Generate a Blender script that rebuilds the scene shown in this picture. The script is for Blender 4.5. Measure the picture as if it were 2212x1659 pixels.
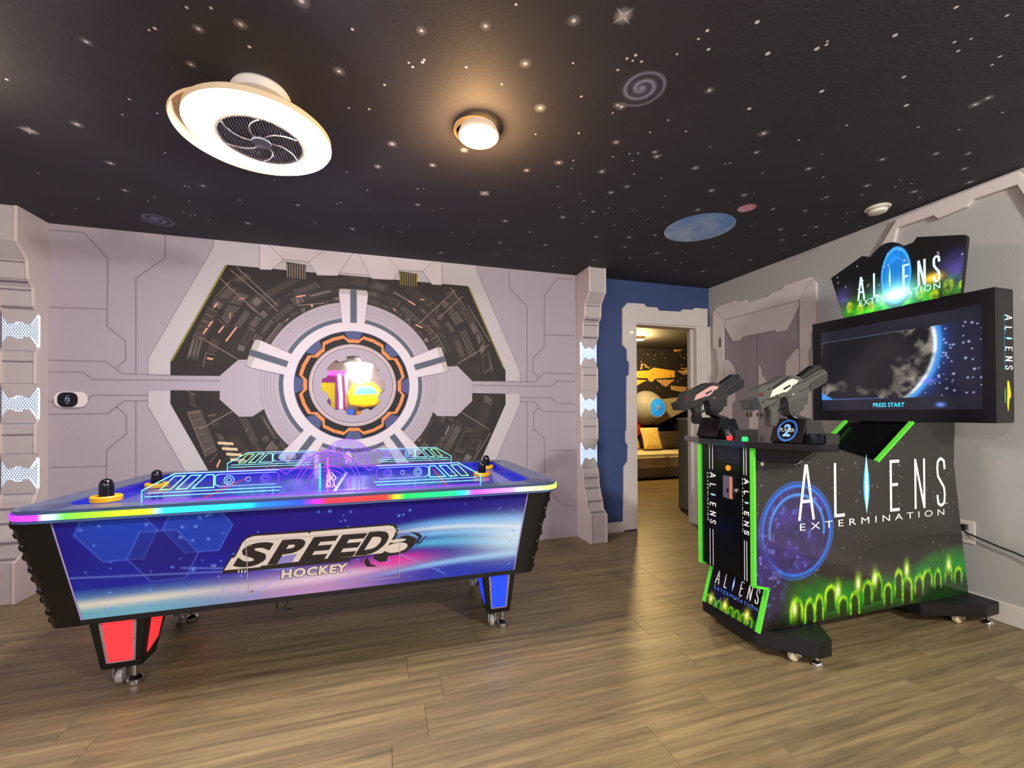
import bpy, bmesh, math, random
import numpy as np
from mathutils import Matrix, Vector
PI = math.pi
SC = bpy.context.scene
COL = SC.collection
for _o in list(bpy.data.objects):
    bpy.data.objects.remove(_o)

# ------------------------------------------------------------------ camera
F, YAW, ROLL, PIT, HY, H = 910.47, .2936, -.004, .0074, 884.45, 1.157
sY, cY = math.sin(YAW), math.cos(YAW)
sP, cP = math.sin(PIT), math.cos(PIT)
sR, cR = math.sin(ROLL), math.cos(ROLL)
R0 = Vector((cY, -sY, 0))
U0 = Vector((-sP * sY, -sP * cY, cP))
FW = Vector((cP * sY, cP * cY, sP))
right = R0 * cR + U0 * sR
up = R0 * -sR + U0 * cR
cam_d = bpy.data.cameras.new('camera')
cam = bpy.data.objects.new('camera', cam_d)
COL.objects.link(cam)
cam_d.sensor_fit = 'HORIZONTAL'
cam_d.sensor_width = 36
cam_d.lens = F / 2212 * 36
cam_d.shift_y = (HY - 829.5) / 2212
cam_d.clip_start = .02
M = Matrix.Identity(4)
for i in range(3):
    M[i][0] = right[i]; M[i][1] = up[i]; M[i][2] = -FW[i]
M[2][3] = H
cam.matrix_world = M
SC.camera = cam

# ------------------------------------------------------------------ world, exposure, lights
W = bpy.data.worlds.new('world'); SC.world = W
W.use_nodes = True
W.node_tree.nodes['Background'].inputs[0].default_value = (.02, .02, .025, 1)
W.node_tree.nodes['Background'].inputs[1].default_value = .3
vs = SC.view_settings
vs.view_transform = 'Standard'; vs.look = 'None'; vs.gamma = 1
vs.use_curve_mapping = False
vs.exposure = 0.28


def lamp(name, loc, power, color, size=.3, kind='AREA', rot=(0, 0, 0), spread=None, shape='DISK', size_y=None):
    l = bpy.data.lights.new(name, kind)
    l.energy = power; l.color = color
    if kind == 'AREA':
        l.shape = shape; l.size = size
        if size_y: l.size_y = size_y
        if spread: l.spread = spread
    else:
        l.shadow_soft_size = size
    o = bpy.data.objects.new(name, l); COL.objects.link(o)
    o.location = loc; o.rotation_euler = rot
    return o


# lamps of the room: the two ring-lit ceiling fans and the ceiling downlights
lamp('rear_fan_light', (-.55, -3.2, 2.10), 130, (.97, .97, 1), .2, 'POINT')
lamp('downlight_light', (.405, 1.84, 2.31), 15, (1, .58, .24), .06, 'POINT')
lamp('left_downlight_light', (-1.60, 1.93, 2.32), 10, (1, .76, .52), .06, 'POINT')
lamp('rear_left_light', (-2.0, -1.1, 2.28), 88, (1, .97, 1), .1, 'POINT')
lamp('rear_right_light', (1.9, -1.2, 2.28), 225, (1, 1, .97), .1, 'POINT')
lamp('bedroom_light', (4.17, 6.26, 2.30), 150, (1, .68, .26), .1, 'POINT')

# ------------------------------------------------------------------ pixel -> point helpers


def ray(px, py):
    u = (px - 1106) / F; v = (py - HY) / F
    x = u * cR + v * sR; y = u * sR - v * cR
    d = cP - y * sP; z = sP + y * cP
    return (x * cY + d * sY, -x * sY + d * cY, z)


def onY(px, py, Y):
    d = ray(px, py); t = Y / d[1]
    return Vector((t * d[0], Y, H + t * d[2]))


def onX(px, py, X):
    d = ray(px, py); t = X / d[0]
    return Vector((X, t * d[1], H + t * d[2]))


def onZ(px, py, Z):
    d = ray(px, py); t = (Z - H) / d[2]
    return Vector((t * d[0], t * d[1], Z))


# ------------------------------------------------------------------ materials
def lin(c):
    return tuple((x / 255 / 12.92 if x / 255 <= .04045 else ((x / 255 + .055) / 1.055) ** 2.4) for x in c)


MATS = {}


def mat(name, rgb=(200, 200, 200), rough=.5, metal=0., emit=None, strength=0., noise=0., nscale=8., bump=0., spec=.5, alpha=1., trans=0., coat=0.):
    if name in MATS: return MATS[name]
    m = bpy.data.materials.new(name); m.use_nodes = True
    nt = m.node_tree; b = nt.nodes['Principled BSDF']
    b.inputs['Base Color'].default_value = (*lin(rgb), 1)
    b.inputs['Roughness'].default_value = rough
    b.inputs['Metallic'].default_value = metal
    b.inputs['Specular IOR Level'].default_value = spec
    b.inputs['Coat Weight'].default_value = coat
    b.inputs['Alpha'].default_value = alpha
    b.inputs['Transmission Weight'].default_value = trans
    if emit:
        b.inputs['Emission Color'].default_value = (*lin(emit), 1)
        b.inputs['Emission Strength'].default_value = strength
    if noise or bump:
        tc = nt.nodes.new('ShaderNodeTexCoord')
        nz = nt.nodes.new('ShaderNodeTexNoise'); nz.inputs['Scale'].default_value = nscale
        nz.inputs['Detail'].default_value = 6
        nt.links.new(tc.outputs['Object'], nz.inputs['Vector'])
        if noise:
            mx = nt.nodes.new('ShaderNodeMix'); mx.data_type = 'RGBA'; mx.blend_type = 'MULTIPLY'
            mr = nt.nodes.new('ShaderNodeMapRange')
            mr.inputs[3].default_value = 1 - noise; mr.inputs[4].default_value = 1 + noise
            nt.links.new(nz.outputs[0], mr.inputs[0])
            cb = nt.nodes.new('ShaderNodeCombineColor')
            for k in range(3): nt.links.new(mr.outputs[0], cb.inputs[k])
            mx.inputs[0].default_value = 1
            mx.inputs[6].default_value = (*lin(rgb), 1)
            nt.links.new(cb.outputs[0], mx.inputs[7])
            nt.links.new(mx.outputs[2], b.inputs['Base Color'])
        if bump:
            bp = nt.nodes.new('ShaderNodeBump'); bp.inputs['Strength'].default_value = bump
            bp.inputs['Distance'].default_value = .004
            n2 = nt.nodes.new('ShaderNodeTexNoise'); n2.inputs['Scale'].default_value = 90
            nt.links.new(tc.outputs['Object'], n2.inputs['Vector'])
            nt.links.new(n2.outputs[0], bp.inputs['Height'])
            nt.links.new(bp.outputs[0], b.inputs['Normal'])
    MATS[name] = m
    return m


def vcol(name, rough=.5, emit=0., spec=.5, coat=0., base=1.):
    """a printed surface: colour comes from the 'Col' attribute of the mesh"""
    if name in MATS: return MATS[name]
    m = bpy.data.materials.new(name); m.use_nodes = True
    nt = m.node_tree; b = nt.nodes['Principled BSDF']
    a = nt.nodes.new('ShaderNodeVertexColor'); a.layer_name = 'Col'
    if base == 1.: nt.links.new(a.outputs[0], b.inputs['Base Color'])
    else: b.inputs['Base Color'].default_value = (base, base, base, 1)
    b.inputs['Roughness'].default_value = rough
    b.inputs['Specular IOR Level'].default_value = spec
    b.inputs['Coat Weight'].default_value = coat
    if emit:
        nt.links.new(a.outputs[0], b.inputs['Emission Color'])
        b.inputs['Emission Strength'].default_value = emit
    MATS[name] = m
    return m


def softpaint(name, rgb):
    """airbrushed paint: opacity comes from the 'A' attribute"""
    m = bpy.data.materials.new(name); m.use_nodes = True
    nt = m.node_tree; nt.nodes.clear()
    o = nt.nodes.new('ShaderNodeOutputMaterial'); mx = nt.nodes.new('ShaderNodeMixShader')
    t = nt.nodes.new('ShaderNodeBsdfTransparent'); d = nt.nodes.new('ShaderNodeBsdfDiffuse')
    d.inputs[0].default_value = (*lin(rgb), 1)
    a = nt.nodes.new('ShaderNodeAttribute'); a.attribute_name = 'A'
    p = nt.nodes.new('ShaderNodeMath'); p.operation = 'MULTIPLY'; p.inputs[1].default_value = 1
    p.use_clamp = True
    nt.links.new(a.outputs['Fac'], p.inputs[0]); nt.links.new(p.outputs[0], mx.inputs[0])
    nt.links.new(t.outputs[0], mx.inputs[1]); nt.links.new(d.outputs[0], mx.inputs[2])
    nt.links.new(mx.outputs[0], o.inputs[0])
    return m


def acrylic(name, tint=(235, 240, 255), k=.07):
    m = bpy.data.materials.new(name); m.use_nodes = True
    nt = m.node_tree; nt.nodes.clear()
    o = nt.nodes.new('ShaderNodeOutputMaterial'); mx = nt.nodes.new('ShaderNodeMixShader')
    t = nt.nodes.new('ShaderNodeBsdfTransparent'); g = nt.nodes.new('ShaderNodeBsdfGlossy')
    t.inputs[0].default_value = (*lin(tint), 1); g.inputs['Roughness'].default_value = .05
    mx.inputs[0].default_value = k
    nt.links.new(t.outputs[0], mx.inputs[1]); nt.links.new(g.outputs[0], mx.inputs[2])
    nt.links.new(mx.outputs[0], o.inputs[0])
    return m


def wood(name):
    m = bpy.data.materials.new(name); m.use_nodes = True
    nt = m.node_tree; b = nt.nodes['Principled BSDF']; L = nt.links
    geo = nt.nodes.new('ShaderNodeNewGeometry'); oi = nt.nodes.new('ShaderNodeObjectInfo')
    mp = nt.nodes.new('ShaderNodeVectorMath'); mp.operation = 'MULTIPLY'; mp.inputs[1].default_value = (1.1, 20, 1)
    ad = nt.nodes.new('ShaderNodeVectorMath'); ad.operation = 'ADD'
    cb = nt.nodes.new('ShaderNodeCombineXYZ')
    ml = nt.nodes.new('ShaderNodeMath'); ml.operation = 'MULTIPLY'; ml.inputs[1].default_value = 37
    L.new(oi.outputs['Random'], ml.inputs[0]); L.new(ml.outputs[0], cb.inputs[2]); L.new(ml.outputs[0], cb.inputs[0])
    L.new(geo.outputs['Position'], mp.inputs[0]); L.new(mp.outputs[0], ad.inputs[0]); L.new(cb.outputs[0], ad.inputs[1])
    n1 = nt.nodes.new('ShaderNodeTexNoise'); n1.inputs['Scale'].default_value = 1.6; n1.inputs['Detail'].default_value = 8
    n1.inputs['Roughness'].default_value = .62; n1.inputs['Distortion'].default_value = .6
    n2 = nt.nodes.new('ShaderNodeTexNoise'); n2.inputs['Scale'].default_value = 9; n2.inputs['Detail'].default_value = 4
    L.new(ad.outputs[0], n1.inputs['Vector']); L.new(ad.outputs[0], n2.inputs['Vector'])
    cr = nt.nodes.new('ShaderNodeValToRGB'); e = cr.color_ramp.elements
    e[0].position = .3; e[0].color = (*lin((98, 84, 62)), 1)
    e[1].position = .72; e[1].color = (*lin((162, 140, 98)), 1)
    k = cr.color_ramp.elements.new(.52); k.color = (*lin((134, 114, 80)), 1)
    L.new(n1.outputs[0], cr.inputs[0])
    mx = nt.nodes.new('ShaderNodeMix'); mx.data_type = 'RGBA'; mx.blend_type = 'MULTIPLY'; mx.inputs[0].default_value = 1
    mr = nt.nodes.new('ShaderNodeMapRange'); mr.inputs[1].default_value = 0; mr.inputs[2].default_value = 1
    mr.inputs[3].default_value = .84; mr.inputs[4].default_value = 1.08
    L.new(oi.outputs['Random'], mr.inputs[0])
    mr2 = nt.nodes.new('ShaderNodeMapRange'); mr2.inputs[1].default_value = .3; mr2.inputs[2].default_value = .7
    mr2.inputs[3].default_value = .9; mr2.inputs[4].default_value = 1.08
    L.new(n2.outputs[0], mr2.inputs[0])
    mm = nt.nodes.new('ShaderNodeMath'); mm.operation = 'MULTIPLY'
    L.new(mr.outputs[0], mm.inputs[0]); L.new(mr2.outputs[0], mm.inputs[1])
    cc = nt.nodes.new('ShaderNodeCombineColor')
    for q in range(3): L.new(mm.outputs[0], cc.inputs[q])
    L.new(cr.outputs[0], mx.inputs[6]); L.new(cc.outputs[0], mx.inputs[7])
    L.new(mx.outputs[2], b.inputs['Base Color'])
    b.inputs['Roughness'].default_value = .42
    bp = nt.nodes.new('ShaderNodeBump'); bp.inputs['Strength'].default_value = .25; bp.inputs['Distance'].default_value = .002
    L.new(n2.outputs[0], bp.inputs['Height']); L.new(bp.outputs[0], b.inputs['Normal'])
    return m


WALL = mat('wall_paint', (174, 163, 172), .7, bump=.25)
WALLR = mat('wall_paint_grey', (182, 178, 172), .7, bump=.25)
PALE = mat('mural_pale', (196, 190, 192), .7, bump=.15)
WHITE = mat('trim_white', (222, 212, 205), .5)
SEAM = mat('seam_grey', (148, 135, 142), .8)
BLUEW = mat('blue_wall', (58, 76, 124), .7, bump=.25)
BLACK = mat('black_gloss', (12, 12, 14), .25)
MATTE = mat('black_matte', (16, 16, 18), .5)
CHROME = mat('chrome', (215, 215, 215), .15, 1.)
CEIL = mat('ceiling_black', (60, 58, 63), .75, noise=.25, nscale=3, bump=.3)
GREEN = mat('green_edge', (95, 205, 60), .4, emit=(70, 190, 40), strength=.35)
LWHITE = mat('print_white', (240, 245, 240), .5, emit=(240, 245, 240), strength=.15)


# ------------------------------------------------------------------ mesh helpers
class MB:
    def __init__(self):
        self.v = []; self.f = []; self.c = []; self.a = []; self.k = []

    def poly(self, pts, col=None, al=None):
        n = len(self.v)
        self.v += [tuple(p) for p in pts]; self.f.append(tuple(range(n, n + len(pts))))
        self.c += [col or (1, 1, 1)] * len(pts)
        self.a += (al if al else [1.] * len(pts))
        return self

    def prism(self, pts, off):
        """closed solid: polygon pts swept by vector off"""
        off = Vector(off); a = [Vector(p) for p in pts]; b = [p + off for p in a]
        n = len(self.v); k = len(a)
        self.v += [tuple(p) for p in a + b]
        self.f.append(tuple(range(n, n + k))); self.f.append(tuple(range(n + 2 * k - 1, n + k - 1, -1)))
        for i in range(k):
            j = (i + 1) % k
            self.f.append((n + i, n + k + i, n + k + j, n + j))
        self.c += [(1, 1, 1)] * 2 * k; self.a += [1.] * 2 * k
        return self

    def hexa(self, b, t):
        """solid between bottom quad b and top quad t"""
        n = len(self.v)
        self.v += [tuple(p) for p in list(b) + list(t)]
        self.f += [(n + 3, n + 2, n + 1, n), (n + 4, n + 5, n + 6, n + 7)]
        for i in range(4):
            j = (i + 1) % 4
            self.f.append((n + i, n + j, n + 4 + j, n + 4 + i))
        self.c += [(1, 1, 1)] * 8; self.a += [1.] * 8
        return self

    def box(self, x0, x1, y0, y1, z0, z1):
        return self.hexa([(x0, y0, z0), (x1, y0, z0), (x1, y1, z0), (x0, y1, z0)],
                         [(x0, y0, z1), (x1, y0, z1), (x1, y1, z1), (x0, y1, z1)])

    def tube(self, path, r, seg=8, cap=True):
        P = [Vector(p) for p in path]; n0 = len(self.v); k = len(P)
        rr = r if isinstance(r, (list, tuple)) else [r] * k
        for i, p in enumerate(P):
            t = (P[min(i + 1, k - 1)] - P[max(i - 1, 0)]).normalized()
            a = Vector((0, 0, 1)) if abs(t.z) < .9 else Vector((1, 0, 0))
            x = t.cross(a).normalized(); y = t.cross(x)
            for s in range(seg):
                g = 2 * PI * s / seg
                self.v.append(tuple(p + x * rr[i] * math.cos(g) + y * rr[i] * math.sin(g)))
        for i in range(k - 1):
            for s in range(seg):
                q = (s + 1) % seg
                self.f.append((n0 + i * seg + s, n0 + i * seg + q, n0 + (i + 1) * seg + q, n0 + (i + 1) * seg + s))
        if cap:
            self.f.append(tuple(n0 + s for s in range(seg))[::-1])
            self.f.append(tuple(n0 + (k - 1) * seg + s for s in range(seg)))
        self.c += [(1, 1, 1)] * k * seg; self.a += [1.] * k * seg
        return self

    def lathe(self, prof, loc=(0, 0, 0), axis='Z', seg=32, close=False):
        n0 = len(self.v); k = len(prof); L = Vector(loc)
        for r, h in prof:
            for s in range(seg):
                g = 2 * PI * s / seg; a, b = r * math.cos(g), r * math.sin(g)
                p = {'Z': (a, b, h), 'Y': (a, h, b), 'X': (h, a, b)}[axis]
                self.v.append(tuple(L + Vector(p)))
        rng = k if close else k - 1
        for i in range(rng):
            i2 = (i + 1) % k
            for s in range(seg):
                q = (s + 1) % seg
                self.f.append((n0 + i * seg + s, n0 + i * seg + q, n0 + i2 * seg + q, n0 + i2 * seg + s))
        if not close:
            if prof[0][0] > 1e-6: self.f.append(tuple(n0 + s for s in range(seg)))
            if prof[-1][0] > 1e-6: self.f.append(tuple(n0 + (k - 1) * seg + s for s in range(seg)))
        self.c += [(1, 1, 1)] * k * seg; self.a += [1.] * k * seg
        return self

    def strokes(self, lines, w, mp, closed=False, colf=None):
        """thin ribbons: 2-D polylines (metres), mapped by mp(x, y) -> point"""
        for ln in lines:
            pts = [Vector(p) for p in ln]; n = len(pts)
            dirs = [(pts[(i + 1) % n] - pts[i]) for i in range(n)]
            L, R = [], []
            for i in range(n):
                a = dirs[i - 1] if (closed or i > 0) else dirs[i]
                b = dirs[i] if (closed or i < n - 1) else dirs[i - 1]
                a = a.normalized(); b = b.normalized()
                na = Vector((-a.y, a.x)); m = na + Vector((-b.y, b.x))
                if m.length < .2: m = na.copy()
                m.normalize(); k = w / 2 / max(m.dot(na), .35)
                e = Vector((0, 0)) if closed else (-b * w * .45 if i == 0 else (a * w * .45 if i == n - 1 else Vector((0, 0))))
                L.append(pts[i] + e + m * k); R.append(pts[i] + e - m * k)
            self.nst = (getattr(self, 'nst', 0) + 1) % 4
            for i in range(n if closed else n - 1):
                j = (i + 1) % n
                q = [Vector(mp(p.x, p.y)) for p in (R[i], R[j], L[j], L[i])]
                nn = (q[1] - q[0]).cross(q[3] - q[0])
                if nn.length > 1e-12:   # each ribbon lies a hair proud of the one before, so crossings stay clean
                    nn.normalize()
                    if nn.dot(Vector((0, 0, H)) - q[0]) < 0: nn = -nn
                    q = [p + nn * (.00012 * self.nst) for p in q]
                c = (pts[i] + pts[j]) / 2
                self.poly(q, colf(c.x, c.y) if colf else None)
        return self

    def mark(self):
        self.k.append(len(self.f)); return self

    def pieces(self, name, m, parent=None, **kw):
        """one object for each marked piece"""
        ks = sorted(set([0] + self.k + [len(self.f)])); out = []
        for a, b in zip(ks[:-1], ks[1:]):
            q = MB(); mp = {}
            for f in self.f[a:b]:
                g = []
                for i in f:
                    if i not in mp:
                        mp[i] = len(q.v); q.v.append(self.v[i]); q.c.append(self.c[i]); q.a.append(self.a[i])
                    g.append(mp[i])
                q.f.append(tuple(g))
            out.append(q.build(name, m, parent, **kw))
        return out

    def build(self, name, m, parent=None, smooth=False, local=False, bevel=0., col=False, alpha=False, kind=None):
        me = bpy.data.meshes.new(name)
        me.from_pydata(self.v, [], self.f)
        if col:
            at = me.color_attributes.new('Col', 'FLOAT_COLOR', 'POINT')
            at.data.foreach_set('color', np.array([(*c, 1) for c in self.c], dtype=np.float32).ravel())
        if alpha:
            at = me.attributes.new('A', 'FLOAT', 'POINT')
            at.data.foreach_set('value', np.array(self.a, dtype=np.float32))
        bm = bmesh.new(); bm.from_mesh(me)
        if not (col or alpha): bmesh.ops.recalc_face_normals(bm, faces=bm.faces)
        if bevel:
            bmesh.ops.bevel(bm, geom=[e for e in bm.edges if len(e.link_faces) == 2 and e.calc_face_angle(0) > .5], offset=bevel, segments=2, affect='EDGES', clamp_overlap=True)
        bm.to_mesh(me); bm.free()
        if smooth:
            me.shade_smooth()
            me.set_sharp_from_angle(angle=math.radians(40))
        ms = m if isinstance(m, (list, tuple)) else [m]
        for q in ms: me.materials.append(q)
        o = bpy.data.objects.new(name, me); COL.objects.link(o)
        if parent is not None:
            o.parent = parent
            if parent.type == 'EMPTY' and not local:
                o.matrix_parent_inverse = Matrix.Translation(-parent.location)
        if kind: o['kind'] = kind
        return o


def tag(o, label, cat, group=None):
    o['label'] = label; o['category'] = cat
    if group: o['group'] = group
    return o


def thing(name, loc, label, cat, group=None, rz=0):
    o = bpy.data.objects.new(name, None); COL.objects.link(o)
    o.location = loc; o.rotation_euler = (0, 0, rz); o.empty_display_size = .1
    return tag(o, label, cat, group)


def struct(o):
    o['kind'] = 'structure'; return o


def grid(name, P, nu, nv, colf, m, parent=None, mask=None, local=False):
    """printed sheet: P(u, v) -> arrays x, y, z ; colf(u, v) -> linear rgb arrays"""
    u, v = np.meshgrid(np.linspace(0, 1, nu), np.linspace(0, 1, nv))
    x, y, z = P(u, v)
    V = np.stack([x + 0 * u, y + 0 * u, z + 0 * u], -1).reshape(-1, 3)
    C = np.clip(np.stack(colf(u, v), -1).reshape(-1, 3), 0, None)
    i, j = np.meshgrid(np.arange(nu - 1), np.arange(nv - 1))
    k = (j * nu + i).ravel()
    q = np.stack([k, k + 1, k + nu + 1, k + nu], -1)
    if mask is not None:
        mk = mask(u, v).ravel()
        q = q[mk[q].all(1)]
    me = bpy.data.meshes.new(name)
    me.from_pydata(V.tolist(), [], q.tolist())
    at = me.color_attributes.new('Col', 'FLOAT_COLOR', 'POINT')
    at.data.foreach_set('color', np.concatenate([C, np.ones((len(C), 1))], 1).astype(np.float32).ravel())
    me.materials.append(m)
    o = bpy.data.objects.new(name, me); COL.objects.link(o)
    if parent is not None:
        o.parent = parent
        if parent.type == 'EMPTY' and not local: o.matrix_parent_inverse = Matrix.Translation(-parent.location)
    return o


def slin(rgb): return np.array(lin(rgb))


def inpoly(px, py, poly):
    r = np.zeros(px.shape, bool); n = len(poly)
    for i in range(n):
        x0, y0 = poly[i]; x1, y1 = poly[(i + 1) % n]
        c = ((y0 > py) != (y1 > py)) & (px < (x1 - x0) * (py - y0) / (y1 - y0 + 1e-12) + x0)
        r ^= c
    return r


_rs = np.random.RandomState(7)
_NT = _rs.rand(64, 64)


def vnoise(x, y, oc=4):
    """value noise in numpy for printed artwork"""
    s = 0; a = .5
    for _ in range(oc):
        xi = np.floor(x).astype(int); yi = np.floor(y).astype(int)
        fx = x - xi; fy = y - yi; fx = fx * fx * (3 - 2 * fx); fy = fy * fy * (3 - 2 * fy)
        g = lambda p, q: _NT[p % 64, q % 64]
        s = s + a * (g(xi, yi) * (1 - fx) * (1 - fy) + g(xi + 1, yi) * fx * (1 - fy) + g(xi, yi + 1) * (1 - fx) * fy + g(xi + 1, yi + 1) * fx * fy)
        x = x * 2 + 13.7; y = y * 2 + 5.1; a *= .5
    return s


_txtcache = {}


def textmesh(txt, shear=0., offset=0., spacing=1.):
    key = (txt, shear, offset, spacing)
    if key not in _txtcache:
        c = bpy.data.curves.new('t', 'FONT'); c.body = txt; c.shear = shear; c.offset = offset
        c.space_character = spacing; c.size = 1; c.resolution_u = 4
        o = bpy.data.objects.new('t', c); COL.objects.link(o)
        dg = bpy.context.evaluated_depsgraph_get(); dg.update()
        me = bpy.data.meshes.new_from_object(o.evaluated_get(dg))
        V = [(v.co.x, v.co.y) for v in me.vertices]; Fc = [tuple(p.vertices) for p in me.polygons]
        bpy.data.objects.remove(o); bpy.data.curves.remove(c); bpy.data.meshes.remove(me)
        _txtcache[key] = (V, Fc)
    return _txtcache[key]


def text_quad(mb, txt, q, box=None, **kw):
    """put text into the quad q = [bottom-left, bottom-right, top-right, top-left]"""
    V, Fc = textmesh(txt, **kw)
    xs = [v[0] for v in V]; ys = [v[1] for v in V]
    x0, x1, y0, y1 = box or (min(xs), max(xs), min(ys), max(ys))
    q = [Vector(p) for p in q]; n = len(mb.v)
    for x, y in V:
        s = (x - x0) / (x1 - x0); t = (y - y0) / (y1 - y0)
        p = (q[0] * (1 - s) + q[1] * s) * (1 - t) + (q[3] * (1 - s) + q[2] * s) * t
        mb.v.append(tuple(p))
    par = list(range(len(V)))

    def find(i):
        while par[i] != i: i = par[i]
        return i
    for f in Fc:
        for i in f[1:]: par[find(i)] = find(f[0])
    last = None
    for r, f in sorted((((min(V[i][0] for i in f) * 0 + find(f[0])), f) for f in Fc), key=lambda t: t[0]):
        if r != last: mb.mark(); last = r
        mb.f.append(tuple(n + i for i in f))
    mb.mark()
    mb.c += [(1, 1, 1)] * len(V); mb.a += [1.] * len(V)
    return (x0, x1, y0, y1)


def aliens(mb_white, mb_blue, O, U, V, w):
    """the tall thin word on the game cabinet: origin O, U along the word, V up the letters"""
    O = Vector(O); U = Vector(U); V = Vector(V); lu, lv = U.length, V.length
    mp = lambda x, y: O + U * (x / lu) + V * (y / lv)
    S = [(1, .8), (.92, .95), (.6, 1), (.35, 1), (.08, .94), (0, .8), (.08, .63), (.9, .38), (1, .22), (.92, .05), (.62, 0), (.38, 0), (.08, .05), (0, .2)]
    G = [(0, .085, [[(0, 0), (.46, 1)], [(.54, 1), (1, 0)], [(.22, .33), (.78, .33)]]),
         (.222, .276, [[(0, 1), (0, 0), (1, 0)]]),
         (.597, .652, [[(1, 1), (0, 1), (0, 0), (1, 0)], [(0, .52), (.8, .52)]]),
         (.775, .842, [[(0, 0), (0, 1)], [(.03, .99), (.97, .01)], [(1, 0), (1, 1)]]),
         (.943, 1., [S])]
    for a, b, ls in G:
        mb_white.mark().strokes([[((a + (b - a) * x) * lu, y * lv) for x, y in l] for l in ls], w, mp)
    cx = .428
    mb_blue.mark().poly([mp(lu * (cx + dx), lv * y) for dx, y in ((0, -.03), (.018, .3), (.022, .5), (.018, .75), (0, 1.18), (-.018, .75), (-.022, .5), (-.018, .3))])
    n = (U.cross(V)).normalized() * .0006
    mb_white.mark().poly([mp(lu * (cx + dx), lv * y) + n for dx, y in ((0, -.02), (.008, .3), (.011, .5), (.008, .75), (0, 1.15), (-.008, .75), (-.011, .5), (-.008, .3))])

# ================================================================== ROOM SHELL
YA, XB, XL, YF, ZC = 3.598, 3.232, -3.3, -4.3, 2.44
WOOD = wood('wood_plank')
fl = struct(MB().box(XL, XB, YF, YA + .12, -.12, -.012).build('floor', mat('floor_base', (84, 72, 60), .6)))
flb = struct(MB().box(1.8, 6.3, YA + .12, 7.5, -.12, -.012).build('floor_bedroom', MATS['floor_base']))
random.seed(4)
PW, PL = .182, 1.22
pm = None


def plank(parent, x0, x1, y0, y1):
    global pm
    full = abs((x1 - x0) - PL) < 1e-6 and abs(y1 - y0 - PW) < 1e-6
    if full and pm is not None:
        o = bpy.data.objects.new('plank', pm); COL.objects.link(o); o.parent = parent
    else:
        w, d = (x1 - x0) / 2 - .0005, (y1 - y0) / 2 - .0005
        t = .0010
        o = MB().hexa([(-w, -d, -.012), (w, -d, -.012), (w, d, -.012), (-w, d, -.012)],
                      [(-w, -d, -t), (w, -d, -t), (w, d, -t), (-w, d, -t)]).hexa(
            [(-w, -d, -t), (w, -d, -t), (w, d, -t), (-w, d, -t)],
            [(-w + t, -d + t, 0), (w - t, -d + t, 0), (w - t, d - t, 0), (-w + t, d - t, 0)]).build('plank', WOOD, parent)
        if full: pm = o.data
    o.location = ((x0 + x1) / 2, (y0 + y1) / 2, 0)


def lay(parent, xa, xb, ya, yb):
    y = ya
    while y < yb - .02:
        y1 = min(y + PW, yb); x = xa - random.random() * PL
        while x < xb:
            a, b = max(x, xa), min(x + PL, xb)
            if b - a > .03: plank(parent, a, b, y, y1)
            x += PL
        y = y1


lay(fl, XL, XB, YA + .12 - PW * 24, YA + .12)
lay(flb, 2.0, 6.1, YA + .12, YA + .12 + PW * 20)

ce = struct(MB().box(XL, XB, YF, YA + .12, ZC, ZC + .1).build('ceiling', CEIL))
ceb = struct(MB().box(1.8, 6.3, YA + .12, 7.5, ZC, ZC + .1).build('ceiling_bedroom', mat('bedroom_black', (26, 23, 24), .8)))
wb = struct(MB().box(XL, 1.80, YA, YA + .12, 0, ZC).build('wall_back', WALL))
DX0, DX1, DZ = 2.352, 3.075, 2.03
wd = struct(MB().box(1.80, DX0, YA, YA + .12, 0, ZC).box(DX0, DX1, YA, YA + .12, DZ, ZC).box(DX1, XB + .12, YA, YA + .12, 0, ZC).build('wall_back_doorway', BLUEW))
wr = struct(MB().box(XB, XB + .12, YF, YA, 0, ZC).build('wall_right', WALLR))
wl = struct(MB().box(XL - .12, XL, YF, YA + .12, 0, ZC).build('wall_left', WALL))
wf = struct(MB().box(XL - .12, XB + .12, YF - .12, YF, 0, ZC).build('wall_front', mat('wall_dark_mural', (96, 80, 74), .7, noise=.5, nscale=2)))
DARKB = mat('bedroom_wall_dark', (30, 26, 25), .8, noise=.3)
wbb = struct(MB().box(1.8, 6.3, 7.3, 7.42, 0, ZC).build('wall_bedroom_back', DARKB))
struct(MB().box(1.7, 1.8, YA + .12, 7.42, 0, ZC).build('wall_bedroom_left', DARKB))
struct(MB().box(6.2, 6.3, YA + .12, 7.42, 0, ZC).build('wall_bedroom_right', DARKB))

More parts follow.
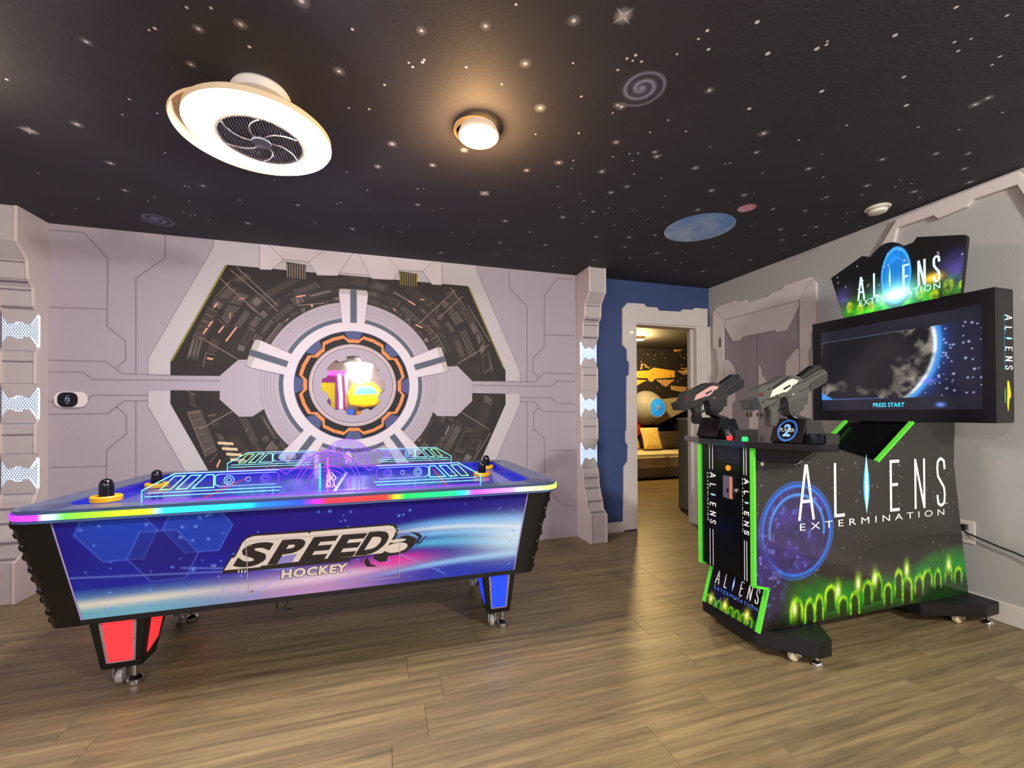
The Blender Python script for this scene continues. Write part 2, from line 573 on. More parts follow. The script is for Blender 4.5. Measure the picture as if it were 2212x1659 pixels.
# ------------------------------------------------------------------ painted ceiling: stars, galaxies, planets
Z0 = [(1115, 45), (1260, 48), (890, 180), (925, 170), (1185, 172, 1), (1437, 145, 1), (1490, 280), (1140, 385, 1), (2025, 425, 1), (2105, 175), (517, 250, 1), (40, 475), (460, 743, 1), (175, 780, 2), (772, 593), (730, 685), (940, 677), (1035, 735), (985, 914), (660, 975, 1), (745, 1137, 1), (588, 1187), (450, 1247), (310, 1282), (228, 1035), (885, 1200), (925, 1177), (1105, 1110), (1128, 1115), (1212, 1110, 1), (1130, 1200), (1095, 1267), (1140, 1288), (1165, 1285), (1245, 1318), (1432, 1195), (1480, 1333, 1), (1780, 1225, 1), (2010, 1217), (2033, 1210), (1640, 1075), (1885, 1335), (2105, 1367, 1), (2070, 1028), (2195, 1137), (2083, 645), (2205, 652), (1800, 5, 1)]
Z1 = [(870, 27), (305, 183, 1), (688, 155, 1), (1215, 123, 1), (1510, 95, 2), (230, 375), (253, 400), (312, 372), (322, 357), (573, 402), (925, 380, 1), (1210, 377), (85, 507), (785, 503), (1533, 350), (1585, 330), (1567, 363), (1620, 368), (1478, 418), (1832, 323), (1960, 233), (2013, 183), (2020, 295), (2025, 540, 1), (1260, 577), (1015, 645, 1), (1478, 628, 1), (1500, 637, 1), (1447, 675), (1780, 718), (1885, 785), (1670, 790), (1245, 795), (987, 802), (560, 897, 1), (130, 860, 1), (45, 995, 1), (372, 987, 1), (933, 1018, 1), (1125, 972, 1), (1212, 958), (1203, 1005), (1383, 1025, 1), (1468, 850, 1), (1448, 937), (1548, 918), (1600, 915), (1565, 960), (1698, 908, 1), (1710, 935, 1), (1735, 927), (1942, 1003, 1), (2120, 978), (2147, 975), (2030, 877), (1737, 1063), (1575, 1040), (1533, 1115, 1), (1437, 1150, 1), (1120, 1115), (1250, 1157), (1275, 1200), (1760, 1170), (2035, 1138), (2140, 1205), (1748, 1238), (1955, 1253, 1), (1330, 1265, 1), (1425, 1243), (1400, 1280), (1290, 1288), (1150, 1298, 1), (1128, 1240), (1268, 1335), (1457, 1345), (1563, 1367), (1573, 1255), (1550, 1262), (1595, 1262), (1658, 1310), (1765, 1325), (805, 1320, 1), (653, 1316), (617, 1388), (488, 1390), (427, 1247), (375, 1258), (282, 1223, 1), (283, 1128), (318, 1130), (682, 1155, 2), (75, 1357), (178, 1385), (233, 1352), (953, 1387), (967, 1384), (773, 1450, 1), (590, 1460), (420, 1510, 1), (755, 1518), (740, 1522), (830, 1493), (205, 1500), (965, 1537), (1045, 1463, 1), (1000, 1465), (1140, 1540), (1090, 1590, 1), (1335, 1552, 1), (1550, 1538, 1), (1350, 1415, 1), (1545, 1417, 1), (1700, 1405, 1), (1520, 1475, 1), (1678, 1458), (1710, 1512, 1), (1760, 1552, 1), (1830, 1465), (1855, 1570, 1), (1988, 1620, 1), (2050, 1475), (2083, 1473), (1885, 1510), (2160, 1515), (1650, 1622), (1605, 1590), (1827, 1615), (685, 1580)]
Z2 = [(642, 130, 3), (705, 315, 3), (993, 287, 3), (1055, 243), (1050, 263), (1453, 208, 3), (1803, 248), (1825, 300), (1900, 228), (2070, 333), (2025, 382), (1813, 43), (1505, 453, 3), (1520, 620, 3), (1022, 537, 3), (595, 640, 3), (680, 785, 1), (638, 897, 1), (886, 825), (1168, 738), (1590, 748), (1830, 763), (2085, 663), (2000, 577, 1), (1925, 615, 1), (1693, 905, 1), (1885, 903, 1), (1862, 993, 1), (1378, 938, 1), (945, 993, 1), (1022, 907), (1030, 1042), (675, 1017), (1288, 1093, 1), (1485, 1063), (1455, 1100), (1550, 1080), (1565, 1128, 1), (1600, 1163), (1895, 1072, 1), (1050, 1160, 1), (1022, 1172), (735, 1230, 1), (565, 1148, 1), (620, 1140), (475, 1187), (925, 1240, 1), (1042, 1263), (1258, 1147), (1170, 1255), (1215, 1248), (1160, 1308), (1245, 1330), (990, 1335, 1), (950, 1333), (778, 1350, 1), (918, 1385, 1), (1060, 1393), (790, 1412, 1), (780, 1427), (638, 1318), (610, 1327), (570, 1385), (490, 1490), (600, 1530, 1), (388, 1452), (418, 1452), (320, 1595, 1), (168, 1443), (790, 1472), (820, 1472), (990, 1435), (365, 863), (372, 1122, 1), (105, 1305)]
stars = [(x / 2.765, y / 2.765, *r) for x, y, *r in Z0] + [(800 + x / 2.765, y / 2.765, *r) for x, y, *r in Z1] + [(1400 + x / 2.724, y / 2.724, *r) for x, y, *r in Z2]
random.seed(9)
sm = MB()


def fan_disc(mb, c, r, a0, a1=0., seg=10, z=ZC - .0006):
    c = Vector((c[0], c[1], z))
    for s in range(seg):
        g, h = 2 * PI * s / seg, 2 * PI * (s + 1) / seg
        mb.poly([c, c + Vector((math.cos(g), math.sin(g), 0)) * r, c + Vector((math.cos(h), math.sin(h), 0)) * r], None, [a0, a1, a1])


for x, y, *k in stars:
    p = onZ(x, y, ZC - .0006); k = k[0] if k else 0
    s = random.uniform(.8, 1.15)
    if k == 0: fan_disc(sm, p, .0068 * s, 2.4)
    elif k == 3: fan_disc(sm, p, .010 * s, 2.6)
    elif k == 1:
        fan_disc(sm, p, .026 * s, .38, 0, 14); fan_disc(sm, p, .0092 * s, 2.4, 0, 10, ZC - .0009)
    else:
        fan_disc(sm, p, .035, .6, 0, 14); fan_disc(sm, p, .012, 2.4, 0, 10, ZC - .0009)
        for g in (.5, .5 + PI / 2):
            d = Vector((math.cos(g), math.sin(g), 0)); n = Vector((-d.y, d.x, 0)) * .006; c = Vector((p.x, p.y, ZC - .0012))
            sm.poly([c - d * .045, c - n, c + d * .045, c + n], None, [.2, 1.4, .2, 1.4])
for _ in range(260):   # the painted sky goes on overhead, behind the viewpoint
    p = (random.uniform(XL, XB), random.uniform(YF, 1.0))
    if random.random() < .3: fan_disc(sm, p, .03, .5, 0, 12)
    fan_disc(sm, p, random.uniform(.005, .009), 2.3, 0, 8, ZC - .0009)
sm.build('painted_stars', softpaint('star_paint', (255, 255, 255)), ce, alpha=True, kind='stuff')


def ribbon(mb, pts, w, a, z):
    for i in range(len(pts) - 1):
        A, B = Vector(pts[i]), Vector(pts[i + 1]); d = (B - A).normalized()
        n = Vector((-d.y, d.x)); wa, wc = w[i], w[i + 1]
        q = lambda P, k, ww: (P.x + n.x * k * ww, P.y + n.y * k * ww, z)
        mb.poly([q(A, -1, wa), q(B, -1, wc), q(B, 0, wc), q(A, 0, wa)], None, [0, 0, a[i + 1], a[i]])
        mb.poly([q(A, 0, wa), q(B, 0, wc), q(B, 1, wc), q(A, 1, wa)], None, [a[i], a[i + 1], 0, 0])


def galaxy(px, py, R, turns, ph, al, sq=1., rot=0.):
    c = onZ(px, py, ZC); mb = MB(); n = 70; pts = []; w = []; a = []
    for i in range(n):
        t = i / (n - 1); g = ph + turns * 2 * PI * t; r = R * (.06 + .94 * t)
        x, y = r * math.cos(g), r * math.sin(g) * sq
        pts.append((c.x + x * math.cos(rot) - y * math.sin(rot), c.y + x * math.sin(rot) + y * math.cos(rot)))
        w.append(R * .17 * (1 - .4 * t)); a.append(al * (1 - .55 * t * t) * 1.2)
    ribbon(mb, pts, w, a, ZC - .0008)
    fan_disc(mb, c, R * .2, 1.5 * al, 0, 16, ZC - .0012)
    fan_disc(mb, c, R * 1.1, .22 * al, 0, 24, ZC - .0005)
    return mb


GAL = softpaint('galaxy_paint', (168, 172, 200))
galaxy(1387, 190, .100, 2.4, -.6, 1.).build('painted_galaxy', GAL, ce, alpha=True)
galaxy(338, 474, .105, 2.3, 1., .9).build('painted_galaxy', GAL, ce, alpha=True)


def planet(px, py, pr, ca, cb, name):
    c = onZ(px, py, ZC); e = onZ(pr[0], pr[1], ZC); R = (Vector((e.x - c.x, e.y - c.y))).length
    P = lambda u, v: (c.x + R * u * np.cos(v * 2 * PI), c.y + R * u * np.sin(v * 2 * PI), ZC - .0015)

    def cf(u, v):
        x, y = u * np.cos(v * 2 * PI), u * np.sin(v * 2 * PI)
        t = np.clip(vnoise(x * 3 + 9, y * 3 + 4) * 1.5 - .3 + y * .35, 0, 1)
        return [ca[k] * (1 - t) + cb[k] * t for k in range(3)]
    grid(name, P, 24, 72, cf, vcol('planet_paint', .8), ce)


planet(1510, 493, (1585, 489), slin((132, 180, 250)), slin((205, 232, 255)), 'painted_planet')
planet(1613, 449, (1633, 447), slin((240, 150, 175)), slin((255, 220, 228)), 'painted_planet')

# ------------------------------------------------------------------ mural on the back wall
mural = thing('wall_mural', (-.236, YA, 0), 'spaceship interior mural with a big hexagonal frame and ringed hatch on the back wall', 'mural')
ZM = 1.380
CXM = -.236


def A(px, py, off=.0): return onY(px, py, YA - off)


def mirz(p): return Vector((p.x, p.y, 2 * ZM - p.z))


SL = MB()
LINES = [[(104, 778), (229, 781), (263, 807), (367, 811)], [(104, 803.5), (178.5, 803.5), (200, 820), (478.5, 822.5), (518, 788), (545, 787)],
         [(104, 868), (190, 862), (201, 853.7), (480, 853.7), (521.5, 890), (560, 890)], [(104, 895), (231.6, 894), (268, 866), (368, 866), (473, 864.6), (516.5, 900), (565, 901)],
         [(1240.5, 807.6), (1174.7, 806), (1155.7, 825), (1020, 823)], [(1240.5, 824), (1202.5, 823.5), (1191, 834.7), (1015, 832), (988.6, 802.5), (950, 801)],
         [(1240.5, 872), (1202.5, 871.6), (1191, 859.5), (1016.5, 857.5), (986, 887), (947, 888.6)], [(1240.5, 890), (1173, 888.6), (1154.4, 868), (1092, 868)],
         [(109, 497), (181, 502), (233, 559), (231.6, 705), (271, 736.5), (272, 777), (253, 793)], [(109, 664), (228, 668)], [(357, 507), (357, 556.7), (293.7, 601), (293.7, 805)],
         [(253, 880), (273, 897.5), (273, 936.7), (230, 973), (230, 1180)], [(109, 1010), (228, 1007.6)], [(293.7, 868), (293.7, 1120)],
         [(1238, 604), (1204, 601), (1176, 639), (1175.4, 749), (1152, 773), (1151, 802.5), (1163, 815)], [(1177, 723), (1239, 725)], [(1100, 581), (1100, 621.5), (1138.5, 662), (1138.5, 824)],
         [(1163, 882), (1153, 891), (1153, 926.6), (1176, 947), (1176, 1050), (1215, 1091), (1241, 1092)], [(1181, 973), (1240, 973)], [(1139, 871), (1139, 1040), (1100, 1075), (1100, 1130)]]
mpA = lambda x, z: (x, YA - .0008, z)
for ln in LINES:
    SL.mark().strokes([[(p.x, p.z) for p in (A(*q) for q in ln)]], .0105, mpA)
SL.pieces('panel_seam_lines', SEAM, mural)

up_out = [(320, 808), (320, 775), (461, 534), (462, 512), (1029, 569), (1030, 587), (1123, 802.6), (1123, 823.5)]
UO = [A(*p, .0014) for p in up_out]
for p in UO:
    if p.z > 2.42: p.z = 2.439
hexf = MB().poly(UO).mark().poly([mirz(p) for p in UO][::-1])
hexf.pieces('hexagon_frame', PALE, mural)
hl = MB()
for ln in ([(320, 808), (320, 775), (461, 534), (462, 512)], [(1123, 823), (1123, 802.6), (1030, 587), (1029, 570)]):
    pts = [A(*q) for q in ln]
    for q_ in ([(p.x, p.z) for p in pts], [(p.x, 2 * ZM - p.z) for p in pts]): hl.mark().strokes([q_], .005, lambda x, z: (x, YA - .0016, z))
hl.pieces('frame_edge_lines', SEAM, mural)
dk_in = [(368, 811), (368, 782), (490, 572), (1011, 618), (1092, 801), (1092, 823.5), (1020, 823), (988.6, 791), (955, 792), (760, 833), (534, 777), (515, 777), (474.7, 812)]
DI = [A(*p, .0022) for p in dk_in]
DARK = mat('mural_dark', (40, 34, 32), .7, noise=.4, nscale=5)
MB().poly(DI).mark().poly([mirz(p) for p in DI][::-1]).pieces('machinery_window', DARK, mural)
# painted machinery: boxes, ribs, pipes and lit slots, laid out radially
random.seed(12)
dpoly = [(p.x, p.z) for p in DI]; dpoly2 = [(x, 2 * ZM - z) for x, z in dpoly]


def inside(x, z):
    return bool(inpoly(np.array([x]), np.array([z]), dpoly)[0] or inpoly(np.array([x]), np.array([z]), dpoly2)[0])


TONES = [(54, 46, 42), (80, 71, 65), (42, 36, 34), (108, 98, 90), (30, 26, 25), (64, 55, 50)]
tone_mb = [MB() for _ in TONES]
lit = MB(); lit2 = MB(); pale_lines = MB(); ylw = MB()


def rect_at(mb, cx, cz, w, h, g, layer):
    c, s = math.cos(g), math.sin(g)
    q = [(cx + a * w * c - b * h * s, cz + a * w * s + b * h * c) for a, b in ((-.5, -.5), (.5, -.5), (.5, .5), (-.5, .5))]
    if all(inside(*p) for p in q) and all(math.hypot(p[0] - CXM, p[1] - ZM) > .66 for p in q):
        mb.poly([(x, YA - .0024 - layer * .0003, z) for x, z in q]); return True
    return False


def wedge(mb, g0, g1, r0, r1, layer, sk=0.):
    q = [(CXM + r * math.cos(g), ZM + r * math.sin(g)) for r, g in ((r0, g0), (r1, g0 + sk), (r1, g1 + sk), (r0, g1))]
    w4 = q + [((q[i][0] + q[(i + 1) % 4][0]) / 2, (q[i][1] + q[(i + 1) % 4][1]) / 2) for i in range(4)]
    if all(inside(*p) for p in w4):
        dz = random.uniform(0, .0002)
        mb.poly([(x, YA - .0024 - layer * .0003 - dz, z) for x, z in q]); return True
    return False


for r0, r1, n in ((.665, .72, 60), (.72, .80, 54), (.80, .88, 54), (.88, .97, 54), (.97, 1.06, 56), (1.06, 1.16, 60), (1.16, 1.26, 64), (1.26, 1.38, 70)):
    g = 0.
    while g < 2 * PI:
        dg = 2 * PI / n * random.choice((.6, 1, 1.5, 2.2, 3.)); a, b = g + .006 / r0, g + dg - .006 / r0; g += dg
        ra, rb = r0 + random.uniform(0, .02), r1 - random.uniform(.0, .03)
        sk = random.choice((0, 0, .03, -.03))
        if not wedge(tone_mb[random.choice((0, 0, 1, 5, 5, 2))], a, b, ra, rb, 0, sk): continue
        k = random.random()
        if k < .35: wedge(tone_mb[random.choice((1, 3, 2))], a + dg * .15, b - dg * .2, ra + .015, rb - .02, 2, sk)
        elif k < .55:
            m_ = random.randint(3, 6)
            for i in range(m_):
                t0 = a + (b - a) * (i + .2) / m_; wedge(pale_lines if random.random() < .5 else tone_mb[3], t0, t0 + .004 / r0, ra + .01, rb - .012, 4, sk)
        elif k < .65:
            for i in range(3):
                rr_ = ra + (rb - ra) * (i + .3) / 3; wedge(tone_mb[3], a + dg * .1, b - dg * .15, rr_, rr_ + .008, 3, sk)
        elif k < .75:
            t0 = a + (b - a) * .3; wedge(lit, t0, t0 + .014 / r0, ra + .012, ra + (rb - ra) * random.uniform(.4, .9), 5, sk)
        if random.random() < .4: wedge(pale_lines, a, a + .0032 / r0, ra, rb, 6, sk)
        if random.random() < .25: wedge(pale_lines, a, b, rb - .004, rb, 6, sk)
# the ribbed drums, the big angled bars and the row of lit slots that stand out
for (x0, y0, x1, y1, n, mb) in ((618, 566, 662, 606, 8, pale_lines), (862, 586, 902, 622, 8, ylw)):
    a, b = A(x0, y0), A(x1, y1)
    tone_mb[0].poly([(a.x, YA - .0040, a.z), (b.x, YA - .0040, a.z - .01), (b.x - .01, YA - .0040, b.z), (a.x + .01, YA - .0040, b.z)])
    for i in range(n):
        x = a.x + (b.x - a.x) * (i + .5) / n
        mb.poly([(x - .004, YA - .0046, a.z - .01), (x + .004, YA - .0046, a.z - .01), (x + .003, YA - .0046, b.z + .01), (x - .003, YA - .0046, b.z + .01)])
for ln in ([(500, 585), (565, 640), (600, 672)], [(512, 578), (600, 660)], [(475, 600), (500, 625), (560, 678)], [(432, 728), (512, 775)], [(985, 626), (925, 680), (905, 700)], [(1000, 640), (945, 690)], [(1010, 660), (1058, 738)], [(988, 786), (1056, 745)], [(640, 640), (645, 660), (700, 655)]):
    P = [(p.x, p.z) for p in (A(*q) for q in ln)]
    pale_lines.strokes([P, [(x, 2 * ZM - z) for x, z in P]], .006, lambda x, z: (x, YA - .0046, z))
for (x, y, l, g) in ((500, 722, .13, 1.0), (478, 712, .06, 1.0), (455, 700, .05, 1.0), (444, 715, .05, 1.0), (650, 640, .07, .25), (890, 655, .06, -.5), (905, 705, .06, -.4), (466, 660, .04, 1.)):
    p = A(x, y); rect_at(lit, p.x, p.z, l, .011, g, 7)
for i in range(4):
    p = A(487 + i * 9, 957 + i * 12); lit2.mark().poly([(p.x + a, YA - .0046, p.z + b) for a, b in ((-.05, .012), (.05, .003), (.055, -.017), (-.045, -.008))])
for ln in ([(372, 778), (488, 575)], [(1013, 622), (1088, 795)]):
    P = [(p.x, p.z) for p in (A(*q) for q in ln)]
    ylw.strokes([P], .012, lambda x, z: (x, YA - .0047, z))
for t, mb in zip(TONES, tone_mb):
    if mb.f: mb.build('painted_machinery', mat('machinery_%d_%d' % t[:2], t, .7, noise=.3, nscale=12), mural, kind='stuff')
pale_lines.build('painted_highlight_lines', mat('mural_highlight', (142, 124, 112), .7), mural, kind='stuff')
lit.build('painted_orange_lights', mat('mural_orange_light', (226, 160, 128), .7), mural, kind='stuff')
lit2.pieces('painted_cream_slots', mat('mural_cream', (226, 200, 160), .7), mural)
ylw.build('painted_yellow_edges', mat('mural_yellow', (140, 130, 50), .7), mural, kind='stuff')
# white keystone blocks along the top of the frame
KEY = mat('mural_white', (214, 204, 206), .7)
key = [(561, 520), (561, 582), (586, 583.5), (614, 561), (667, 566), (686, 595), (729, 596), (735, 590), (797.5, 595), (804, 602.5), (849, 605), (863, 583.5), (912.7, 587), (933, 615), (954, 616), (954, 558)]
KP = [A(*p, .0054) for p in key]
for p in KP:
    if p.z > 2.4: p.z = 2.439
MB().poly(KP).mark().poly([mirz(p) for p in KP][::-1]).pieces('keystone_blocks', KEY, mural)
kl = MB()
for ln in ([(575, 524), (614, 561)], [(705, 538), (667, 566)], [(765, 543), (733, 590)], [(773, 544), (797, 594)], [(832, 550), (863, 583.5)], [(940, 562), (912.7, 587)], [(561, 522), (561, 582), (586, 583.5), (614, 561), (667, 566), (686, 595), (729, 596), (735, 590), (797.5, 595), (804, 602.5), (849, 605), (863, 583.5), (912.7, 587), (933, 615), (954, 616), (954, 563)]):
    P = [(p.x, p.z) for p in (A(*q) for q in ln)]
    for q_ in (P, [(x, 2 * ZM - z) for x, z in P]): kl.mark().strokes([q_], .004, lambda x, z: (x, YA - .0058, z))
kl.pieces('keystone_lines', SEAM, mural)


def ringmesh(r0, r1, off, seg=96, mb=None):
    mb = mb or MB()
    for s in range(seg):
        g, h = 2 * PI * s / seg, 2 * PI * (s + 1) / seg
        q = lambda r, t: (CXM + r * math.cos(t), YA - off, ZM + r * math.sin(t))
        mb.poly([q(r0, g), q(r1, g), q(r1, h), q(r0, h)])
    return mb


HUB = mat('mural_hub_grey', (176, 165, 172), .7)
arm = MB()   # the smooth arms that reach the ring from both sides
for ln in ([(534, 777), (515, 777), (474.7, 814), (474.7, 863), (516, 900), (545, 900), (640, 838)], [(955, 792), (988.6, 791), (1020, 824), (1020, 866), (986, 899), (945, 899), (880, 838)]):
    arm.mark().poly([A(*q, .0060) for q in ln])
arm.pieces('ring_arms', HUB, mural)
ringmesh(.53, .664, .0064).build('outer_ring', HUB, mural)
rl = MB()
for r in (.660, .636, .615, .592, .57): ringmesh(r - .0018, r + .0018, .0068, mb=rl)
rl.build('outer_ring_lines', SEAM, mural)
ringmesh(.500, .537, .0070).build('slate_ring', mat('mural_slate', (84, 92, 106), .7), mural)
ringmesh(.432, .506, .0074).build('white_ring', KEY, mural)
ringmesh(.30, .434, .0078).build('blue_ring', mat('mural_blue', (74, 82, 122), .7), mural)


def gear(ro, ri, n=8, ph=0., fo=.26, fi=.36):
    """outline radii: ro at notch angles, ri at the bumps between"""
    o = []
    for k in range(n):
        g = 2 * PI * (k + .5) / n + ph; st = 2 * PI / n
        o += [(ro, g - st * fo), (ro, g), (ro, g + st * fo), (ri, g + st * fi), (ri, g + st * .5)]
        o += [(ri, g + st * (1 - fi))]
    return [(CXM + r * math.cos(t), ZM + r * math.sin(t)) for r, t in o]


def gearflat(name, ro, ri, off, m, **k):
    return MB().poly([(x, YA - off, z) for x, z in gear(ro, ri, **k)]).build(name, m, mural)


gearflat('black_gear', .43, .372, .0082, mat('mural_black', (18, 15, 15), .7), fo=.30)
gearflat('orange_gear', .404, .368, .0086, mat('mural_orange', (216, 132, 74), .7))
gearflat('black_gear_inner', .378, .340, .0090, MATS['mural_black'])
ringmesh(0.001, .331, .0094).build('hatch_rim', mat('mural_rim', (200, 180, 178), .7), mural)
rr = MB(); ringmesh(.327, .332, .0098, mb=rr); ringmesh(.299, .303, .0098, mb=rr); ringmesh(.318, .320, .0098, mb=rr)
rr.build('hatch_rim_lines', mat('mural_line_dark', (70, 60, 62), .7), mural)
ringmesh(.001, .299, .0102).build('hatch_disc', mat('mural_disc', (170, 158, 166), .7), mural)
for k in range(5):
    g = PI / 2 + k * 2 * PI / 5; d = Vector((math.cos(g), 0, math.sin(g))); n = Vector((-d.z, 0, d.x)); C = Vector((CXM, YA - .0106, ZM))
    q = lambda r, t, o=0.: C + d * r + n * t - Vector((0, o, 0))
    b = MB().poly([q(.50, -.085), q(.735, -.110), q(.735, .110), q(.50, .085)]).build('bracket', KEY, mural)
    MB().poly([q(.725, -.110, .0003), q(.765, -.100, .0003), q(.765, .100, .0003), q(.725, .110, .0003)]).build('bracket_lip', mat('mural_lip', (188, 180, 172), .7), b)
    MB().poly([q(.50, -.024, .0006), q(.765, -.024, .0006), q(.765, .024, .0006), q(.50, .024, .0006)]).build('bracket_stripe', MATS['mural_slate'], b)
    bl = MB(); bl.strokes([[(-.085, .5), (-.110, .735), (-.100, .765), (.100, .765), (.110, .735), (.085, .5)], [(-.024, .5), (-.024, .765)], [(.024, .5), (.024, .765)]], .003, lambda x, y: q(y, x, .0009))
    bl.build('bracket_outline', SEAM, b)
mirror = MB().prism([(x, YA - .0112, z) for x, z in gear(.236, .208, ph=PI / 8)], (0, -.006, 0)).build('wall_mirror', mat('mirror_silver', (238, 236, 240), .03, 1.))
tag(mirror, 'gear-shaped mirror in the middle of the orange and blue painted hatch', 'mirror')

# ------------------------------------------------------------------ lit pilasters either side of the mural
PROF = [(3.345, 2.44), (3.345, 2.224), (3.43, 2.135), (3.437, 2.02), (3.478, 1.975), (3.483, 1.855), (3.53, 1.80), (3.53, 1.60), (3.50, 1.555), (3.50, 1.36), (3.53, 1.325), (3.53, 1.13), (3.503, 1.085), (3.503, .91), (3.53, .87), (3.53, .68), (3.49, .60), (3.48, .49), (3.42, .35), (3.41, .29), (3.34, .25), (3.34, 0.002)]
GLOW = mat('pilaster_glow', (225, 235, 255), .5, emit=(196, 218, 255), strength=1.15)
GRL = mat('honeycomb_metal', (66, 78, 110), .5)
PB = mat('pilaster_paint', (190, 181, 180), .6, bump=.2)
PR = mat('pilaster_rim', (216, 202, 196), .5)


def pilaster(x0, x1, label):
    t = thing('pilaster', ((x0 + x1) / 2, 3.5, 0), label, 'pilaster', 'lit pilasters flanking the mural')
    YW = YA - .0005
    body = [(x0 + .017, y + .008, z) for y, z in PROF] + [(x0 + .017, YW, .002), (x0 + .017, YW, 2.44)]
    MB().prism(body, (x1 - x0 - .034, 0, 0)).build('body', PB, t)
    for a in (x0, x1 - .018):
        MB().prism([(a, y, z) for y, z in PROF] + [(a, YW, .002), (a, YW, 2.44)], (.018, 0, 0)).build('side_board', PR, t)
    sl = MB()
    for z, y in ((2.12, 3.43), (2.0, 3.445), (1.955, 3.478), (1.845, 3.49), (1.50, 3.50), (1.03, 3.503), (.56, 3.487), (.47, 3.47), (.36, 3.42), (.27, 3.37)):
        sl.mark().box(x0 + .017, x1 - .017, y - .004, y + .02, z - .003, z + .003)
    sl.pieces('seam', SEAM, t)
    for z0, z1 in ((1.60, 1.80), (1.13, 1.325), (.68, .87)):
        a, b, zc = x0 + .004, x1 - .004, (z0 + z1) / 2; xm = (x0 + x1) / 2; w = (x1 - x0) / 2
        pn = MB().box(a, b, 3.520, 3.56, z0, z1).build('light_panel', GLOW, t)
        tong = []
        for s in (1, -1):
            e = z1 if s > 0 else z0
            P = [(xm - w + .010, e + s * .03), (xm - w + .012, e - s * .008), (xm - w * .55, e - s * .062), (xm - w * .30, e - s * .058), (xm - w * .18, e - s * .046), (xm + w * .18, e - s * .046), (xm + w * .30, e - s * .058), (xm + w * .55, e - s * .062), (xm + w - .012, e - s * .008), (xm + w - .010, e + s * .03)]
            tong.append(P)
            MB().prism([(x, 3.514, z) for x, z in P], (0, -.008, 0)).build('face_plate', PB, t)
        g = MB(); R = .0082; dx = R * math.sqrt(3); row = 0; z = z0 + .004
        while z < z1:
            x = a + (dx / 2 if row % 2 else 0)
            while x < b + .004:
                if not any(inpoly(np.array([x]), np.array([z]), P)[0] for P in tong):
                    for k in range(6):
                        h0, h1 = PI / 6 + k * PI / 3, PI / 6 + (k + 1) * PI / 3
                        c = lambda r, h: (min(max(x + r * math.cos(h), a), b), 3.5185, min(max(z + r * math.sin(h), z0), z1))
                        g.poly([c(R, h0), c(R, h1), c(R * .76, h1), c(R * .76, h0)])
                x += dx
            z += R * 1.5; row += 1
        g.build('honeycomb_grille', GRL, pn, kind='stuff')
    return t


pilaster(1.722, 1.892, 'pale stepped pilaster with glowing honeycomb lights beside the blue doorway wall')
pilaster(-2.345, -2.155, 'pale stepped pilaster with glowing honeycomb lights beside the thermostat')

# ------------------------------------------------------------------ doorway to the bedroom, its casing
tr = MB()
YT = YA - .022


def B_(px, py): return onY(px, py, YT)


top = [(1350.4, 660), (1355.7, 654), (1392, 656), (1397, 662.7), (1420, 664), (1424.4, 670.7), (1471.5, 673), (1475, 668), (1497.5, 669), (1501, 665), (1529, 667), (1529, 684), (1529, 706), (1375, 697.5)]
lft = [(1350.4, 660), (1375, 697.5), (1378.5, 1142), (1350.6, 1146), (1347.6, 1126), (1348, 1009), (1356.5, 996.7), (1357, 962.5), (1352, 955), (1352, 932), (1354.4, 928), (1354.4, 813), (1359.5, 809), (1360, 784), (1355.7, 778), (1355, 755), (1345.3, 744.4), (1345, 666)]
TP = [B_(*p) for p in top]
for p in TP: p.x = min(p.x, XB - .003)
LP = [B_(*p) for p in lft]
for p in LP: p.z = max(p.z, .001)
t1 = struct(MB().prism(TP, (0, .0215, 0)).build('trim_1', WHITE, bevel=.003))
MB().prism(LP, (0, .0215, 0)).build('side_casing', WHITE, t1, bevel=.003)
rc = MB()
for a, b, d in ((3.062, 3.085, .016), (3.085, 3.105, .024), (3.105, 3.18, .018), (3.18, XB - .002, .026)):
    rc.box(a, b, YA - d, YA - .0005, .001, 2.035)
rc.build('side_casing', WHITE, t1)
jm = MB().box(DX0 - .001, DX0 + .012, YA - .005, YA + .125, .001, DZ).box(DX1 - .012, DX1 + .001, YA - .005, YA + .125, .001, DZ).box(DX0, DX1, YA - .005, YA + .125, DZ - .014, DZ + .001)
jm.build('jamb', WHITE, t1)
MB().box(DX1 - .03, DX1 - .012, YA + .05, YA + .07, .001, DZ - .014).box(DX0 + .012, DX0 + .02, YA + .05, YA + .07, .001, DZ - .014).build('door_stop', WHITE, t1)
sp = onY(1364, 718, YT - .001)
MB().box(sp.x - .018, sp.x + .018, YT - .012, YT - .0005, sp.z - .008, sp.z + .008).build('door_sensor', mat('sensor_white', (240, 232, 205), .5, emit=(255, 244, 210), strength=.4), t1, bevel=.003)
bb = struct(MB().box(1.895, B_(1350.6, 1140).x - .003, YA - .014, YA - .0005, .001, .10).build('baseboard_back', WHITE, bevel=.003))
bb2 = struct(MB().box(XB - .014, XB - .0005, YF, 1.9, .001, .115).build('baseboard_right', mat('baseboard_white', (225, 215, 200), .5), bevel=.003))

# ------------------------------------------------------------------ closed door in the right wall
def Rw(px, py, off=.0): return onX(px, py, XB - off)


